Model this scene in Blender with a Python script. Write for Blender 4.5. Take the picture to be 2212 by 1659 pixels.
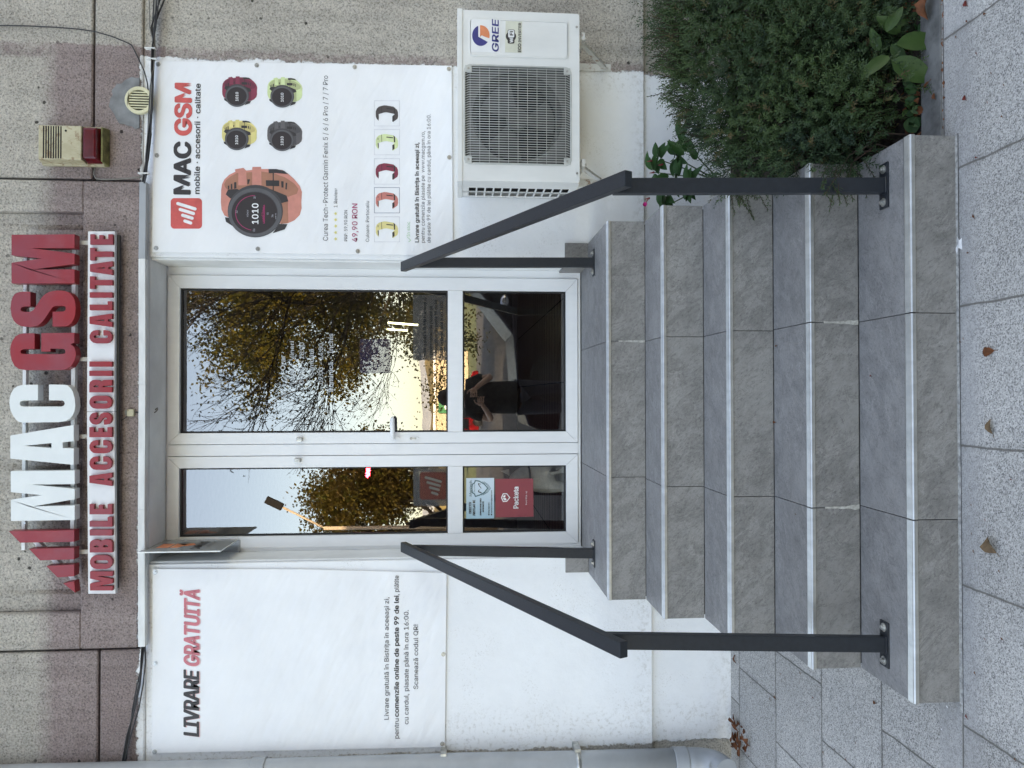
import bpy, bmesh, math, random
from mathutils import Vector, Matrix, geometry
for o in list(bpy.data.objects): bpy.data.objects.remove(o)
SC = bpy.context.scene; COL = SC.collection
random.seed(7); rad = math.radians
# ------------------------------------------------------------------ camera
CAM = Vector((.0764, -3.395, .6946)); YAW, PITCH, ROLL = -.0129, .0728, -.0002; FPX = 1600.0
_r = Vector((math.cos(YAW), math.sin(YAW), 0)); _f = Vector((-math.sin(YAW), math.cos(YAW), 0)); _u = Vector((0, 0, 1))
FW = _f*math.cos(PITCH) - _u*math.sin(PITCH); UP = _u*math.cos(PITCH) + _f*math.sin(PITCH)
RT = _r*math.cos(ROLL) + UP*math.sin(ROLL); UP = -_r*math.sin(ROLL) + UP*math.cos(ROLL)
cd = bpy.data.cameras.new('camera'); cam = bpy.data.objects.new('camera', cd); COL.objects.link(cam); SC.camera = cam
cd.sensor_width = 36; cd.lens = 36*FPX/2212; cd.clip_start = .02; cd.clip_end = 9000
cam.matrix_world = Matrix(((-UP.x, RT.x, -FW.x, CAM.x), (-UP.y, RT.y, -FW.y, CAM.y), (-UP.z, RT.z, -FW.z, CAM.z), (0, 0, 0, 1)))
def P(dx, dy, y=None, z=None, x=None):
    """measure: the world point on the plane y=, z= or x= that the photograph (2212x1659) shows at (dx,dy)"""
    d = FW + RT*((1659-dy)-829.5)/FPX - UP*(dx-1106)/FPX
    i, v = (1, y) if y is not None else ((2, z) if z is not None else (0, x))
    return CAM + d*((v-CAM[i])/d[i])
# ------------------------------------------------------------------ world, sun, exposure
SUN_EL, SUN_AZ = 33.0, 20.0          # azimuth from +Y (behind the building) towards +X
w = bpy.data.worlds.new("World"); SC.world = w; w.use_nodes = True
nt = w.node_tree; bg = nt.nodes['Background']; sky = nt.nodes.new('ShaderNodeTexSky')
sky.sky_type = 'NISHITA'; sky.sun_disc = False; sky.sun_elevation = rad(SUN_EL); sky.sun_rotation = rad(SUN_AZ)
sky.altitude = 350; sky.air_density = 1.0; sky.dust_density = 2.2; sky.ozone_density = 1.0
nt.links.new(sky.outputs[0], bg.inputs[0]); bg.inputs[1].default_value = .12
sl = bpy.data.lights.new('sun', 'SUN'); so = bpy.data.objects.new('sun', sl); COL.objects.link(so)
sl.energy = 3.6; sl.angle = rad(.5); sl.color = (1, .9, .76)
sd = Vector((math.sin(rad(SUN_AZ))*math.cos(rad(SUN_EL)), math.cos(rad(SUN_AZ))*math.cos(rad(SUN_EL)), math.sin(rad(SUN_EL))))
so.rotation_euler = sd.to_track_quat('Z', 'Y').to_euler(); so.location = (3, 8, 20)
vs = SC.view_settings; vs.view_transform = 'Standard'; vs.look = 'None'; vs.gamma = 1; vs.use_curve_mapping = False
vs.exposure = 2.86
try:
    vs.use_white_balance = True; vs.white_balance_temperature = 9300; vs.white_balance_tint = 14
except Exception: pass
SC.render.engine = 'CYCLES'; SC.cycles.max_bounces = 8; SC.cycles.transparent_max_bounces = 12; SC.cycles.use_denoising = True

# ------------------------------------------------------------------ node helpers
class NG:
    def __init__(s, name):
        s.m = bpy.data.materials.new(name); s.m.use_nodes = True; s.t = s.m.node_tree; s.b = s.t.nodes['Principled BSDF']
        s.pos = None
    def n(s, typ, **k):
        x = s.t.nodes.new(typ)
        for a, v in k.items(): setattr(x, a, v)
        return x
    def lk(s, a, b): s.t.links.new(a, b)
    def P(s):
        if s.pos is None: s.pos = s.n('ShaderNodeNewGeometry').outputs['Position']
        return s.pos
    def sep(s):
        x = s.n('ShaderNodeSeparateXYZ'); s.lk(s.P(), x.inputs[0]); return x.outputs
    def math(s, op, a, b=0., c=None, clamp=False):
        x = s.n('ShaderNodeMath', operation=op, use_clamp=clamp)
        for i, v in enumerate((a, b, c)):
            if v is None: continue
            if isinstance(v, (int, float)): x.inputs[i].default_value = v
            else: s.lk(v, x.inputs[i])
        return x.outputs[0]
    def noise(s, scale, detail=3, rough=.55, vec=None, sc3=None, rot=None, dist=0):
        x = s.n('ShaderNodeTexNoise'); x.inputs['Scale'].default_value = scale; x.inputs['Detail'].default_value = detail
        x.inputs['Roughness'].default_value = rough; x.inputs['Distortion'].default_value = dist
        v = vec or s.P()
        if sc3 or rot:
            mp = s.n('ShaderNodeMapping', vector_type='TEXTURE'); s.lk(v, mp.inputs[0])
            if sc3: mp.inputs['Scale'].default_value = tuple(1/q for q in sc3)
            if rot: mp.inputs['Rotation'].default_value = rot
            v = mp.outputs[0]
        s.lk(v, x.inputs['Vector']); return x.outputs[0]
    def vor(s, scale, feat='F1'):
        x = s.n('ShaderNodeTexVoronoi', feature=feat); x.inputs['Scale'].default_value = scale; s.lk(s.P(), x.inputs['Vector']); return x.outputs
    def ramp(s, f, stops):
        x = s.n('ShaderNodeValToRGB'); e = x.color_ramp.elements
        while len(e) < len(stops): e.new(.5)
        for k, (p, c) in enumerate(stops):
            e[k].position = p; e[k].color = (c, c, c, 1) if isinstance(c, (int, float)) else (*c, 1)
        s.lk(f, x.inputs[0]); return x.outputs[0]
    def mix(s, f, a, b, mode='MIX'):
        x = s.n('ShaderNodeMix', data_type='RGBA', blend_type=mode)
        for i, v in ((0, f), (6, a), (7, b)):
            if isinstance(v, (int, float)): x.inputs[i].default_value = v
            elif isinstance(v, tuple): x.inputs[i].default_value = (*v, 1)
            else: s.lk(v, x.inputs[i])
        return x.outputs[2]
    def bump(s, h, strength=.3, dist=.01, nrm=None):
        x = s.n('ShaderNodeBump'); x.inputs['Strength'].default_value = strength; x.inputs['Distance'].default_value = dist
        s.lk(h, x.inputs['Height'])
        if nrm: s.lk(nrm, x.inputs['Normal'])
        s.lk(x.outputs[0], s.b.inputs['Normal']); return x.outputs[0]
    def set(s, col=None, rough=None, metal=None, spec=None):
        for nme, v in (('Base Color', col), ('Roughness', rough), ('Metallic', metal), ('Specular IOR Level', spec)):
            if v is None: continue
            i = s.b.inputs[nme]
            if isinstance(v, (int, float)): i.default_value = v
            elif isinstance(v, tuple): i.default_value = (*v, 1)
            else: s.lk(v, i)
        return s
def simple(name, col, rough=.5, metal=0, var=.12, nsc=18, bump=0, bsc=120, spec=None, sc3=None):
    g = NG(name); f = g.noise(nsc, 4, .6, sc3=sc3)
    lo = tuple(c*(1-var) for c in col); hi = tuple(min(1, c*(1+var)) for c in col)
    g.set(g.mix(g.ramp(f, [(.35, 0), (.65, 1)]), lo, hi), rough, metal, spec)
    if bump: g.bump(g.noise(bsc, 3), bump, .004)
    return g.m
def emit(name, col, st):
    g = NG(name); g.set((.02, .02, .02)); g.b.inputs['Emission Color'].default_value = (*col, 1); g.b.inputs['Emission Strength'].default_value = st; return g.m
# ------------------------------------------------------------------ materials
M = {}
def facade():
    g = NG('facade'); X, Y, Z = g.sep()
    e1 = g.math('MULTIPLY_ADD', g.noise(14, 4, .6), .05, -.025); e2 = g.math('MULTIPLY_ADD', g.noise(60, 3, .6), .03, -.015)
    e = g.math('ADD', e1, e2)
    zz = g.math('ADD', Z, e); xx = g.math('ADD', X, e)
    def lt(v, c, soft=.006): # 1 when v<c
        return g.math('MULTIPLY_ADD', g.math('SUBTRACT', c, v), 1/soft, .5, clamp=True)
    def AND(*a):
        r = a[0]
        for q in a[1:]: r = g.math('MULTIPLY', r, q)
        return r
    # roughcast concrete
    n1 = g.noise(2.2, 5, .6); n2 = g.noise(150, 4, .75); n3 = g.noise(38, 3, .6)
    grey = g.mix(g.ramp(n1, [(.3, 0), (.7, 1)]), (.52, .475, .42), (.64, .59, .52))
    pits = g.ramp(g.noise(105, 4, .75), [(.34, .36), (.45, .82), (.62, 1.16)])
    soft = lt(g.math('ADD', zz, g.math('MULTIPLY', n3, .06)), 2.80, .10)
    pinkm = AND(soft, lt(xx, 1.865, .012))
    pinkm2 = AND(lt(xx, 1.862, .02), lt(1.79, X, .02), .75 if False else g.ramp(n3, [(.4, .35), (.6, .85)]))
    pm = g.math('MAXIMUM', g.math('MULTIPLY', pinkm, g.math('GREATER_THAN', Z, 2.2)), pinkm2)
    conc = g.mix(pm, grey, g.mix(g.ramp(n1, [(.35, 0), (.65, 1)]), (.34, .262, .25), (.44, .355, .335)))
    conc = g.mix(1.0, conc, pits, 'MULTIPLY')
    # sparse big pits
    v = g.vor(12)[0]; holes = g.ramp(g.math('ADD', v, g.math('MULTIPLY_ADD', g.noise(60, 3), .12, -.06)), [(.085, .15), (.125, 1)])
    conc = g.mix(g.ramp(g.noise(3.1, 3, .6), [(.46, 0), (.56, 1)]), conc, g.mix(1.0, conc, holes, 'MULTIPLY'))
    st = g.ramp(g.noise(5, 5, .6, sc3=(3, 1, .35)), [(.42, 1), (.75, .78)]); conc = g.mix(1., conc, st, 'MULTIPLY')
    # light chips
    v2 = g.vor(38)[0]; conc = g.mix(g.ramp(v2, [(.05, .55), (.09, 0)]), conc, (.62, .62, .6))
    # white painted render
    d = g.noise(7, 5, .65); white = g.mix(g.ramp(d, [(.3, 0), (.75, 1)]), (.83, .84, .85), (.88, .89, .90))
    dirt = AND(g.ramp(g.noise(120, 4, .7), [(.56, 0), (.66, 1)]), g.ramp(g.noise(4, 3, .5), [(.52, 0), (.72, .7)]))
    edge = g.math('MAXIMUM', lt(1.70, X, .12), g.math('MAXIMUM', lt(X, -1.60, .12), lt(2.2, Z, .05)))
    dirt2 = g.math('MULTIPLY', edge, g.ramp(g.noise(45, 5, .75), [(.52, 0), (.68, .45)]))
    edge2 = g.math('MAXIMUM', g.math('MULTIPLY', lt(Z, -.70, .14), 1.), AND(lt(Z, -.26, .06), lt(-.33, Z, .03)))
    dirt3 = g.math('MULTIPLY', edge2, g.ramp(g.noise(30, 5, .75), [(.48, 0), (.72, .55)]))
    white = g.mix(g.math('MAXIMUM', g.math('MAXIMUM', dirt, dirt2), dirt3), white, (.42, .39, .34))
    wm = AND(lt(xx, 1.815), lt(zz, 2.318), lt(-1.80, xx))
    # pale olive painted plinth at far right
    ol = AND(lt(Z, -.313, .002), lt(1.83, xx, .01))
    col = g.mix(wm, conc, white); col = g.mix(ol, col, g.mix(g.ramp(n2, [(.38, 0), (.6, 1)]), (.25, .235, .20), (.33, .31, .27)))
    g.set(col, g.ramp(wm, [(0, .95), (1, .75)]), spec=.25)
    hc = g.math('ADD', g.math('MULTIPLY', g.noise(70, 5, .72), 1.25), g.math('MULTIPLY', g.noise(9, 2), .5))
    hw = g.math('ADD', g.math('MULTIPLY', g.noise(22, 4, .6), .22), g.math('MULTIPLY', g.noise(3, 2), .5))
    inv = g.math('SUBTRACT', 1., g.math('MAXIMUM', wm, ol))
    h = g.math('ADD', g.math('MULTIPLY', hc, inv), g.math('MULTIPLY', hw, g.math('SUBTRACT', 1., inv)))
    g.bump(h, .95, .014); return g.m
M['facade'] = facade()
M['render_white'] = simple('white_render', (.83, .83, .81), .7, var=.04, nsc=6, bump=.15, bsc=30)
M['mortar'] = simple('grey_mortar', (.2, .205, .21), .9, var=.25, nsc=12, bump=.3, bsc=60)
M['reveal'] = simple('reveal_paint', (.74, .75, .75), .6, var=.08, nsc=5, bump=.12, bsc=25)
def pvc():
    g = NG('white_pvc'); n = g.noise(30, 4, .6, sc3=(1, 1, .25)); c = g.mix(g.ramp(n, [(.3, 0), (.7, 1)]), (.80, .81, .82), (.84, .85, .86))
    dm = g.math('MULTIPLY', g.ramp(g.noise(160, 3, .7), [(.66, 0), (.74, 1)]), g.ramp(g.noise(3, 2), [(.5, 0), (.7, .6)]))
    g.set(g.mix(dm, c, (.35, .33, .30)), .32, spec=.5); return g.m
M['pvc'] = pvc()
M['gasket'] = simple('black_gasket', (.012, .012, .013), .6)
M['dark_gap'] = simple('dark_gap', (.06, .06, .06), .8)
def glass():
    g = NG('door_glass'); t = g.t; out = t.nodes['Material Output']
    gl = g.n('ShaderNodeBsdfGlossy'); gl.inputs['Roughness'].default_value = 0.0; gl.inputs['Color'].default_value = (1, 1, 1, 1)
    tr = g.n('ShaderNodeBsdfTransparent'); tr.inputs['Color'].default_value = (.88, .90, .90, 1)
    mx = g.n('ShaderNodeMixShader'); fr = g.n('ShaderNodeFresnel'); fr.inputs['IOR'].default_value = 1.5
    fac = g.math('MULTIPLY_ADD', fr.outputs[0], .6, .195, clamp=True); g.lk(fac, mx.inputs[0]); g.lk(tr.outputs[0], mx.inputs[1]); g.lk(gl.outputs[0], mx.inputs[2])
    b = g.n('ShaderNodeBump'); b.inputs['Strength'].default_value = .25; b.inputs['Distance'].default_value = .0006
    g.lk(g.noise(3.0, 2, .4), b.inputs['Height']); g.lk(b.outputs[0], gl.inputs['Normal'])
    g.lk(mx.outputs[0], out.inputs[0]); return g.m
M['glass'] = glass()
def tile(name, c1, c2, rough):
    g = NG(name); rt = (0, 0, rad(32)); rt2 = (0, rad(-35), 0)
    oi = g.n('ShaderNodeObjectInfo').outputs['Random']
    off = g.n('ShaderNodeVectorMath', operation='ADD'); g.lk(g.P(), off.inputs[0]); cmb = g.n('ShaderNodeCombineXYZ'); g.lk(g.math('MULTIPLY', oi, 37.), cmb.inputs[2])
    g.lk(cmb.outputs[0], off.inputs[1]); v = off.outputs[0]
    rot = (0, rad(38), rad(38))
    a = g.noise(13, 7, .72, vec=v, sc3=(.30, 1.5, 1.5), rot=rot, dist=.5)
    b = g.noise(95, 5, .8, vec=v, sc3=(.35, 1.3, 1.3), rot=rot)
    c = g.noise(4, 5, .65, vec=v); vn = g.noise(7, 6, .7, vec=v, sc3=(.35, 1.2, 1.2), rot=rot, dist=1.0)
    f = g.math('ADD', g.math('MULTIPLY', a, .5), g.math('MULTIPLY', b, .5))
    col = g.mix(g.ramp(f, [(.36, 0), (.62, 1)]), c1, c2)
    col = g.mix(g.ramp(b, [(.34, .6), (.43, 0)]), col, tuple(x*.5 for x in c1))
    col = g.mix(g.ramp(c, [(.35, .45), (.5, 0), (.62, 0), (.8, .5)]), col, tuple(x*1.15 for x in c2))
    ridge = g.math('ABSOLUTE', g.math('SUBTRACT', vn, .5)); col = g.mix(g.ramp(ridge, [(0, .5), (.012, 0)]), col, tuple(x*.55 for x in c1))
    rg2 = g.math('ABSOLUTE', g.math('SUBTRACT', a, .56)); col = g.mix(g.math('MULTIPLY', g.ramp(rg2, [(0, .55), (.016, 0)]), g.ramp(c, [(.4, 0), (.6, 1)])), col, tuple(min(1, x*1.5) for x in c2))
    wear = g.math('MULTIPLY', g.ramp(g.noise(20, 6, .8, vec=v), [(.60, 0), (.72, .4)]), g.ramp(c, [(.4, 0), (.7, 1)]))
    col = g.mix(wear, col, (.36, .35, .33))
    col = g.mix(1., col, g.ramp(g.noise(.9, 6, .7), [(.35, .80), (.65, 1.1)]), 'MULTIPLY')
    g.set(col, rough, spec=.4); g.bump(f, .6, .006); return g.m
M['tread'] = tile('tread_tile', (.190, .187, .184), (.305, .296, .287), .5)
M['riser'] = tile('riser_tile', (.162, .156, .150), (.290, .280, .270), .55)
M['grout'] = simple('grout', (.115, .11, .105), .9, var=.5, nsc=25)
M['efflor'] = simple('lime_stain', (.40, .39, .36), .9, var=.3, nsc=60)
M['alu'] = simple('aluminium', (.62, .62, .59), .38, 1, var=.10, nsc=9, sc3=(3, 1, 1))
M['rail'] = simple('anthracite_paint', (.013, .017, .023), .42, 0, var=.15, nsc=60, bump=.12, bsc=420, spec=.5)
M['steel'] = simple('zinc_steel', (.5, .5, .48), .4, .9, var=.25, nsc=40)
M['screw'] = simple('zinc_screw', (.42, .42, .41), .35, .9, var=.3, nsc=200)
def rusty():
    g = NG('rusty_white_steel'); c = g.mix(g.ramp(g.noise(22, 5, .7), [(.55, 0), (.68, 1)]), (.62, .62, .60), (.24, .10, .04)); g.set(c, .6); return g.m
M['bracket'] = rusty()
def pavers():
    g = NG('washed_pavers'); X, Y, Z = g.sep(); Y0_ = Y; Y = g.math('MULTIPLY_ADD', g.math('GREATER_THAN', X, .885), -.062, Y)
    row = g.math('FLOOR', g.math('DIVIDE', g.math('SUBTRACT', Y, .04), .415)); par = g.math('MODULO', g.math('ABSOLUTE', row), 2.)
    fy = g.math('FRACT', g.math('DIVIDE', g.math('SUBTRACT', Y, .04-.415*40), .415))
    xs = g.math('ADD', g.math('SUBTRACT', X, -.945-.430*30), g.math('MULTIPLY', par, .2))
    wv = g.math('MULTIPLY_ADD', g.noise(9, 3, .6), .012, -.006)
    fx = g.math('FRACT', g.math('DIVIDE', g.math('ADD', xs, wv), .430)); fy = g.math('ADD', fy, wv)
    def edge(f, wd): return g.math('MINIMUM', g.math('DIVIDE', g.math('MINIMUM', f, g.math('SUBTRACT', 1., f)), wd), 1.)
    j = g.math('MINIMUM', edge(fx, .010), edge(fy, .010))
    cellid = g.math('ADD', g.math('FLOOR', g.math('DIVIDE', xs, .430)), g.math('MULTIPLY', row, 7.3))
    wn = g.n('ShaderNodeTexWhiteNoise', noise_dimensions='1D'); g.lk(cellid, wn.inputs['W'])
    big = g.noise(2.4, 5, .65); vv = g.vor(300); spc = g.n('ShaderNodeSeparateColor'); g.lk(vv[1], spc.inputs[0]); sp = spc.outputs[0]; sp2 = spc.outputs[1]; dens = g.math('MULTIPLY_ADD', big, .10, g.math('MULTIPLY_ADD', g.noise(6, 4, .7), .12, -.115))
    spk = g.ramp(g.math('ADD', sp, g.math('MULTIPLY', dens, 3.)), [(.76, 0), (.82, 1)])
    col = g.mix(g.ramp(sp2, [(.35, 0), (.65, 1)]), (.42, .405, .38), (.62, .60, .565))
    col = g.mix(g.math('MULTIPLY', spk, .72), col, (.12, .118, .118))
    wt = g.ramp(g.noise(260, 2, .6), [(.66, 0), (.70, .8)]); col = g.mix(wt, col, (.72, .72, .70))
    # cement film near the steps
    ymask = g.math('MULTIPLY', g.math('LESS_THAN', Y0_, -1.10), g.math('MULTIPLY_ADD', g.math('ADD', Y0_, g.math('MULTIPLY', big, .12)), 16., 20.1, clamp=True))
    col = g.mix(g.math('MULTIPLY', ymask, g.ramp(g.noise(26, 5, .7), [(.35, .35), (.6, .7)])), col, (.42, .41, .40))
    col = g.mix(1., col, g.ramp(wn.outputs[0], [(0, .86), (1, 1.06)]), 'MULTIPLY')
    col = g.mix(1., col, g.ramp(g.noise(1.3, 6, .6), [(.3, .84), (.7, 1.08)]), 'MULTIPLY')
    st = g.math('MULTIPLY', g.math('SUBTRACT', 1., edge(fx, .05)), .35); st = g.math('MAXIMUM', st, g.math('MULTIPLY', g.math('SUBTRACT', 1., edge(fy, .05)), .3))
    col = g.mix(g.math('MULTIPLY', st, g.ramp(g.noise(12, 4, .7), [(.4, 0), (.6, 1)])), col, (.10, .10, .10))
    gum = g.ramp(g.math('ADD', g.vor(4.3)[0], g.math('MULTIPLY', g.noise(40, 3), .03)), [(.055, .5), (.085, 0)]); col = g.mix(gum, col, (.27, .26, .25))
    col = g.mix(g.ramp(g.math('ADD', j, g.math('MULTIPLY_ADD', g.noise(50, 4, .7), .9, -.45)), [(.5, .85), (1, 0)]), col, (.15, .14, .125))
    g.set(col, .85, spec=.3); h = g.math('MULTIPLY_ADD', j, 2.2, g.math('MULTIPLY', sp2, .6)); g.bump(h, .5, .004); return g.m
M['pavers'] = pavers()
M['asphalt'] = simple('asphalt', (.045, .045, .048), .9, var=.3, nsc=6, bump=.3)
M['soil'] = simple('soil', (.035, .025, .018), .95, var=.5, nsc=30, bump=.9, bsc=40)
M['kerb'] = simple('kerb_concrete', (.13, .13, .125), .9, var=.35, nsc=14, bump=.5, bsc=90)
M['grass'] = simple('far_grass', (.07, .09, .03), .95, var=.3, nsc=.6)
M['ac'] = simple('ac_white', (.72, .725, .71), .4, var=.05, nsc=7, sc3=(1, 1, .4))
M['ac_rib'] = simple('ac_grille', (.50, .51, .49), .45, var=.08, nsc=20)
M['black'] = simple('black_plastic', (.012, .012, .013), .75, spec=.2)
M['fan'] = simple('fan_grey', (.045, .045, .045), .5)
M['shroud'] = simple('shroud_grey', (.11, .11, .105), .6)
def vinyl():
    g = NG('banner_vinyl'); c = g.mix(g.ramp(g.noise(5, 4, .6), [(.3, 0), (.7, 1)]), (.80, .81, .83), (.85, .855, .865))
    c = g.mix(g.math('MULTIPLY', g.ramp(g.noise(150, 3, .7), [(.68, 0), (.75, .7)]), g.ramp(g.noise(3, 2), [(.5, 0), (.7, 1)])), c, (.45, .43, .4))
    g.set(c, .38, spec=.5); h = g.math('ADD', g.noise(2.6, 2, .5), g.math('MULTIPLY', g.noise(5, 2, .5, sc3=(1, 1, 3), rot=(0, rad(30), 0)), .5)); g.bump(h, .9, .013); return g.m
M['vinyl'] = vinyl(); M['ink_white'] = simple('white_ink', (.84, .84, .85), .5)
M['ink'] = simple('dark_ink', (.035, .03, .032), .5, var=.1)
M['ink_soft'] = simple('grey_ink', (.09, .085, .09), .5, var=.1)
M['ink_red'] = simple('red_ink', (.66, .10, .09), .45, var=.12)
M['ink_pinkred'] = simple('pale_red_ink', (.62, .16, .19), .45, var=.12)
M['ink_shadow'] = simple('pink_shadow_ink', (.80, .50, .50), .5)
M['ink_mag'] = simple('magenta_ink', (.42, .03, .13), .5)
M['ink_yel'] = simple('yellow_ink', (.80, .72, .25), .5)
M['ink_grn'] = simple('green_ink', (.35, .58, .36), .5)
M['ink_line'] = simple('line_ink', (.50, .50, .56), .5)
M['ink_navy'] = simple('navy_ink', (.03, .035, .20), .4)
M['ink_orange'] = simple('orange_ink', (.80, .25, .12), .4)
M['ink_dkblue'] = simple('dark_line_ink', (.12, .14, .24), .5)
def fade_red():
    g = NG('red_letter_paint'); f = g.noise(4, 5, .6); c = g.mix(g.ramp(f, [(.35, 0), (.7, 1)]), (.29, .035, .05), (.36, .008, .012))
    c = g.mix(g.ramp(g.noise(9, 4, .6), [(.5, 0), (.8, .3)]), c, (.40, .12, .13)); g.set(c, .42, spec=.5); return g.m
M['let_red'] = fade_red()
M['let_white'] = simple('white_letter', (.76, .79, .78), .35, var=.03, nsc=10)
M['panel_white'] = simple('white_panel', (.78, .79, .80), .35, var=.04, nsc=10)
def cream():
    g = NG('yellowed_plastic'); f = g.noise(9, 5, .7, sc3=(1, 1, .5)); c = g.mix(g.ramp(f, [(.4, 0), (.6, 1)]), (.52, .47, .32), (.42, .36, .23))
    c = g.mix(g.ramp(g.noise(14, 6, .7, dist=2), [(.53, 0), (.62, .75)]), c, (.24, .13, .06)); g.set(c, .45); return g.m
M['cream'] = cream()
M['vent_cream'] = simple('vent_cream', (.66, .62, .42), .45, var=.1)
M['lens'] = simple('red_lens', (.11, .005, .01), .08, var=.2)
M['moss'] = simple('mossy_rim', (.16, .15, .06), .8, var=.5)
M['cable'] = simple('black_cable', (.025, .025, .027), .5)
M['cable_grey'] = simple('grey_cable', (.22, .21, .19), .55)
M['trunk_w'] = simple('trunking_white', (.70, .71, .70), .45, var=.1, nsc=6, sc3=(1, 1, 4))
M['pipe'] = simple('grey_downpipe', (.36, .38, .40), .35, var=.10, nsc=5)
M['fillet'] = simple('lime_fillet', (.33, .325, .31), .95, var=.35, nsc=70, bump=.6)
M['dirtrim'] = simple('dark_joint', (.05, .045, .04), .9)
def acryl():
    g = NG('acrylic_plate'); g.set((.36, .38, .39), .12, spec=.6); g.b.inputs['Alpha'].default_value = .86; return g.m
M['acrylic'] = acryl()
M['edge_white'] = simple('plate_edge', (.80, .82, .80), .3)
def film(name, col, a):
    g = NG(name); out = g.t.nodes['Material Output']; g.set(col, .5); tr = g.n('ShaderNodeBsdfTransparent'); mx = g.n('ShaderNodeMixShader'); mx.inputs[0].default_value = a
    g.lk(tr.outputs[0], mx.inputs[1]); g.lk(g.b.outputs[0], mx.inputs[2]); g.lk(mx.outputs[0], out.inputs[0]); return g.m
M['film_grey'] = film('grey_film', (.10, .10, .10), .35); M['film_red'] = film('red_film', (.12, .015, .005), .62); M['film_violet'] = film('violet_film', (.03, .02, .08), .22)
M['film_bar'] = film('pale_film', (.13, .14, .12), .7); M['decal_white'] = film('decal_white', (.55, .58, .60), .75); M['decal_black'] = film('decal_black', (.012, .012, .012), .85)
def sticker_blue():
    g = NG('sticker_blue'); X, Y, Z = g.sep(); g.set(g.mix(g.math('MULTIPLY_ADD', X, 3.6, 2.6, clamp=True), (.16, .42, .52), (.62, .74, .82)), .3); return g.m
M['st_blue'] = sticker_blue(); M['st_red'] = simple('sticker_red', (.30, .05, .065), .4, var=.04); M['teal'] = simple('teal_ink', (.05, .14, .16), .4)
def leafm(name, a, b, c=None, sc=7, rough=.5, tl=.25, fine=60):
    g = NG(name); f = g.noise(sc, 4, .6); f2 = g.noise(fine, 2, .6)
    col = g.mix(g.ramp(f, [(.35, 0), (.65, 1)]), a, b)
    if c: col = g.mix(g.ramp(f2, [(.55, 0), (.7, 1)]), col, c)
    g.set(col, rough, spec=.3)
    ts = g.n('ShaderNodeBsdfTranslucent'); g.lk(col, ts.inputs[0]); mx = g.n('ShaderNodeMixShader'); mx.inputs[0].default_value = tl
    g.lk(g.b.outputs[0], mx.inputs[1]); g.lk(ts.outputs[0], mx.inputs[2]); g.lk(mx.outputs[0], g.t.nodes['Material Output'].inputs[0]); return g.m
M['needle'] = leafm('shrub_needles', (.028, .058, .026), (.056, .098, .032), (.022, .046, .028), sc=3, fine=9)
M['needle_y'] = leafm('dry_needles', (.10, .10, .035), (.09, .06, .03), sc=12)
M['twig'] = simple('brown_twig', (.05, .03, .02), .9, var=.4)
M['broad'] = leafm('broad_leaf', (.040, .085, .022), (.055, .11, .03), (.032, .07, .022), sc=9)
M['broad_d'] = leafm('dark_broad_leaf', (.03, .085, .025), (.04, .11, .035), sc=9)
M['magenta'] = simple('flower_magenta', (.45, .01, .16), .5)
M['bud'] = simple('red_bud', (.22, .03, .03), .6)
M['leaf_br'] = leafm('dead_leaf', (.20, .065, .025), (.12, .045, .02), sc=60, rough=.7, tl=.1)
M['leaf_tan'] = leafm('tan_leaf', (.20, .13, .075), (.13, .085, .05), sc=60, rough=.8, tl=.1)
M['leaf_red'] = leafm('red_leaf', (.20, .03, .025), (.14, .03, .02), sc=60, rough=.7, tl=.1)
M['autumn'] = leafm('autumn_leaves', (.15, .122, .02), (.05, .06, .02), (.25, .165, .025), sc=.7, fine=3)
M['autumn2'] = leafm('autumn_leaves_orange', (.14, .115, .02), (.09, .06, .022), (.07, .10, .02), sc=.5, fine=3)
M['olive'] = leafm('near_leaves', (.05, .055, .03), (.07, .07, .04), sc=2)
M['bark'] = simple('bark', (.03, .025, .02), .95, var=.4)
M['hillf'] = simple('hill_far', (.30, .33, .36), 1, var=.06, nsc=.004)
M['hillw'] = simple('hill_woods', (.13, .10, .04), 1, var=.5, nsc=.12)
M['beige'] = simple('beige_cladding', (.50, .42, .30), .8, var=.05); M['sgreen'] = simple('sign_green', (.02, .18, .07), .6); M['pwhite'] = simple('plain_white', (.8, .8, .8), .5)
M['carp'] = simple('car_paint', (.018, .010, .014), .38, 0, var=.05, spec=.25); M['carp_red'] = simple('car_red', (.35, .01, .015), .2); M['carglass'] = simple('car_glass', (.02, .025, .03), .04); M['tyre'] = simple('tyre', (.02, .02, .02), .8)
M['chrome'] = simple('chrome', (.6, .6, .62), .15, 1)
M['lampwood'] = simple('lamp_pole', (.45, .36, .26), .5)
M['skin'] = simple('skin', (.50, .30, .22), .5, var=.06); M['shirt'] = simple('dark_shirt', (.015, .016, .018), .9, var=.2); M['jeans'] = simple('dark_jeans', (.025, .03, .045), .9); M['hair'] = simple('hair', (.03, .02, .015), .7)
M['fur'] = simple('white_fur', (.88, .85, .76), .9, var=.15, nsc=18, bump=1, bsc=90); M['tongue'] = simple('tongue', (.35, .13, .14), .5)
M['wood'] = simple('dark_floor_boards', (.14, .12, .105), .35, var=.3, nsc=4, sc3=(1, 12, 1)); M['room'] = simple('room_wall', (.14, .135, .13), .9)
M['tube'] = emit('lit_tube', (.85, 1, .7), 1.5); M['neon'] = emit('red_neon', (1, .03, .06), 9)

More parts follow.
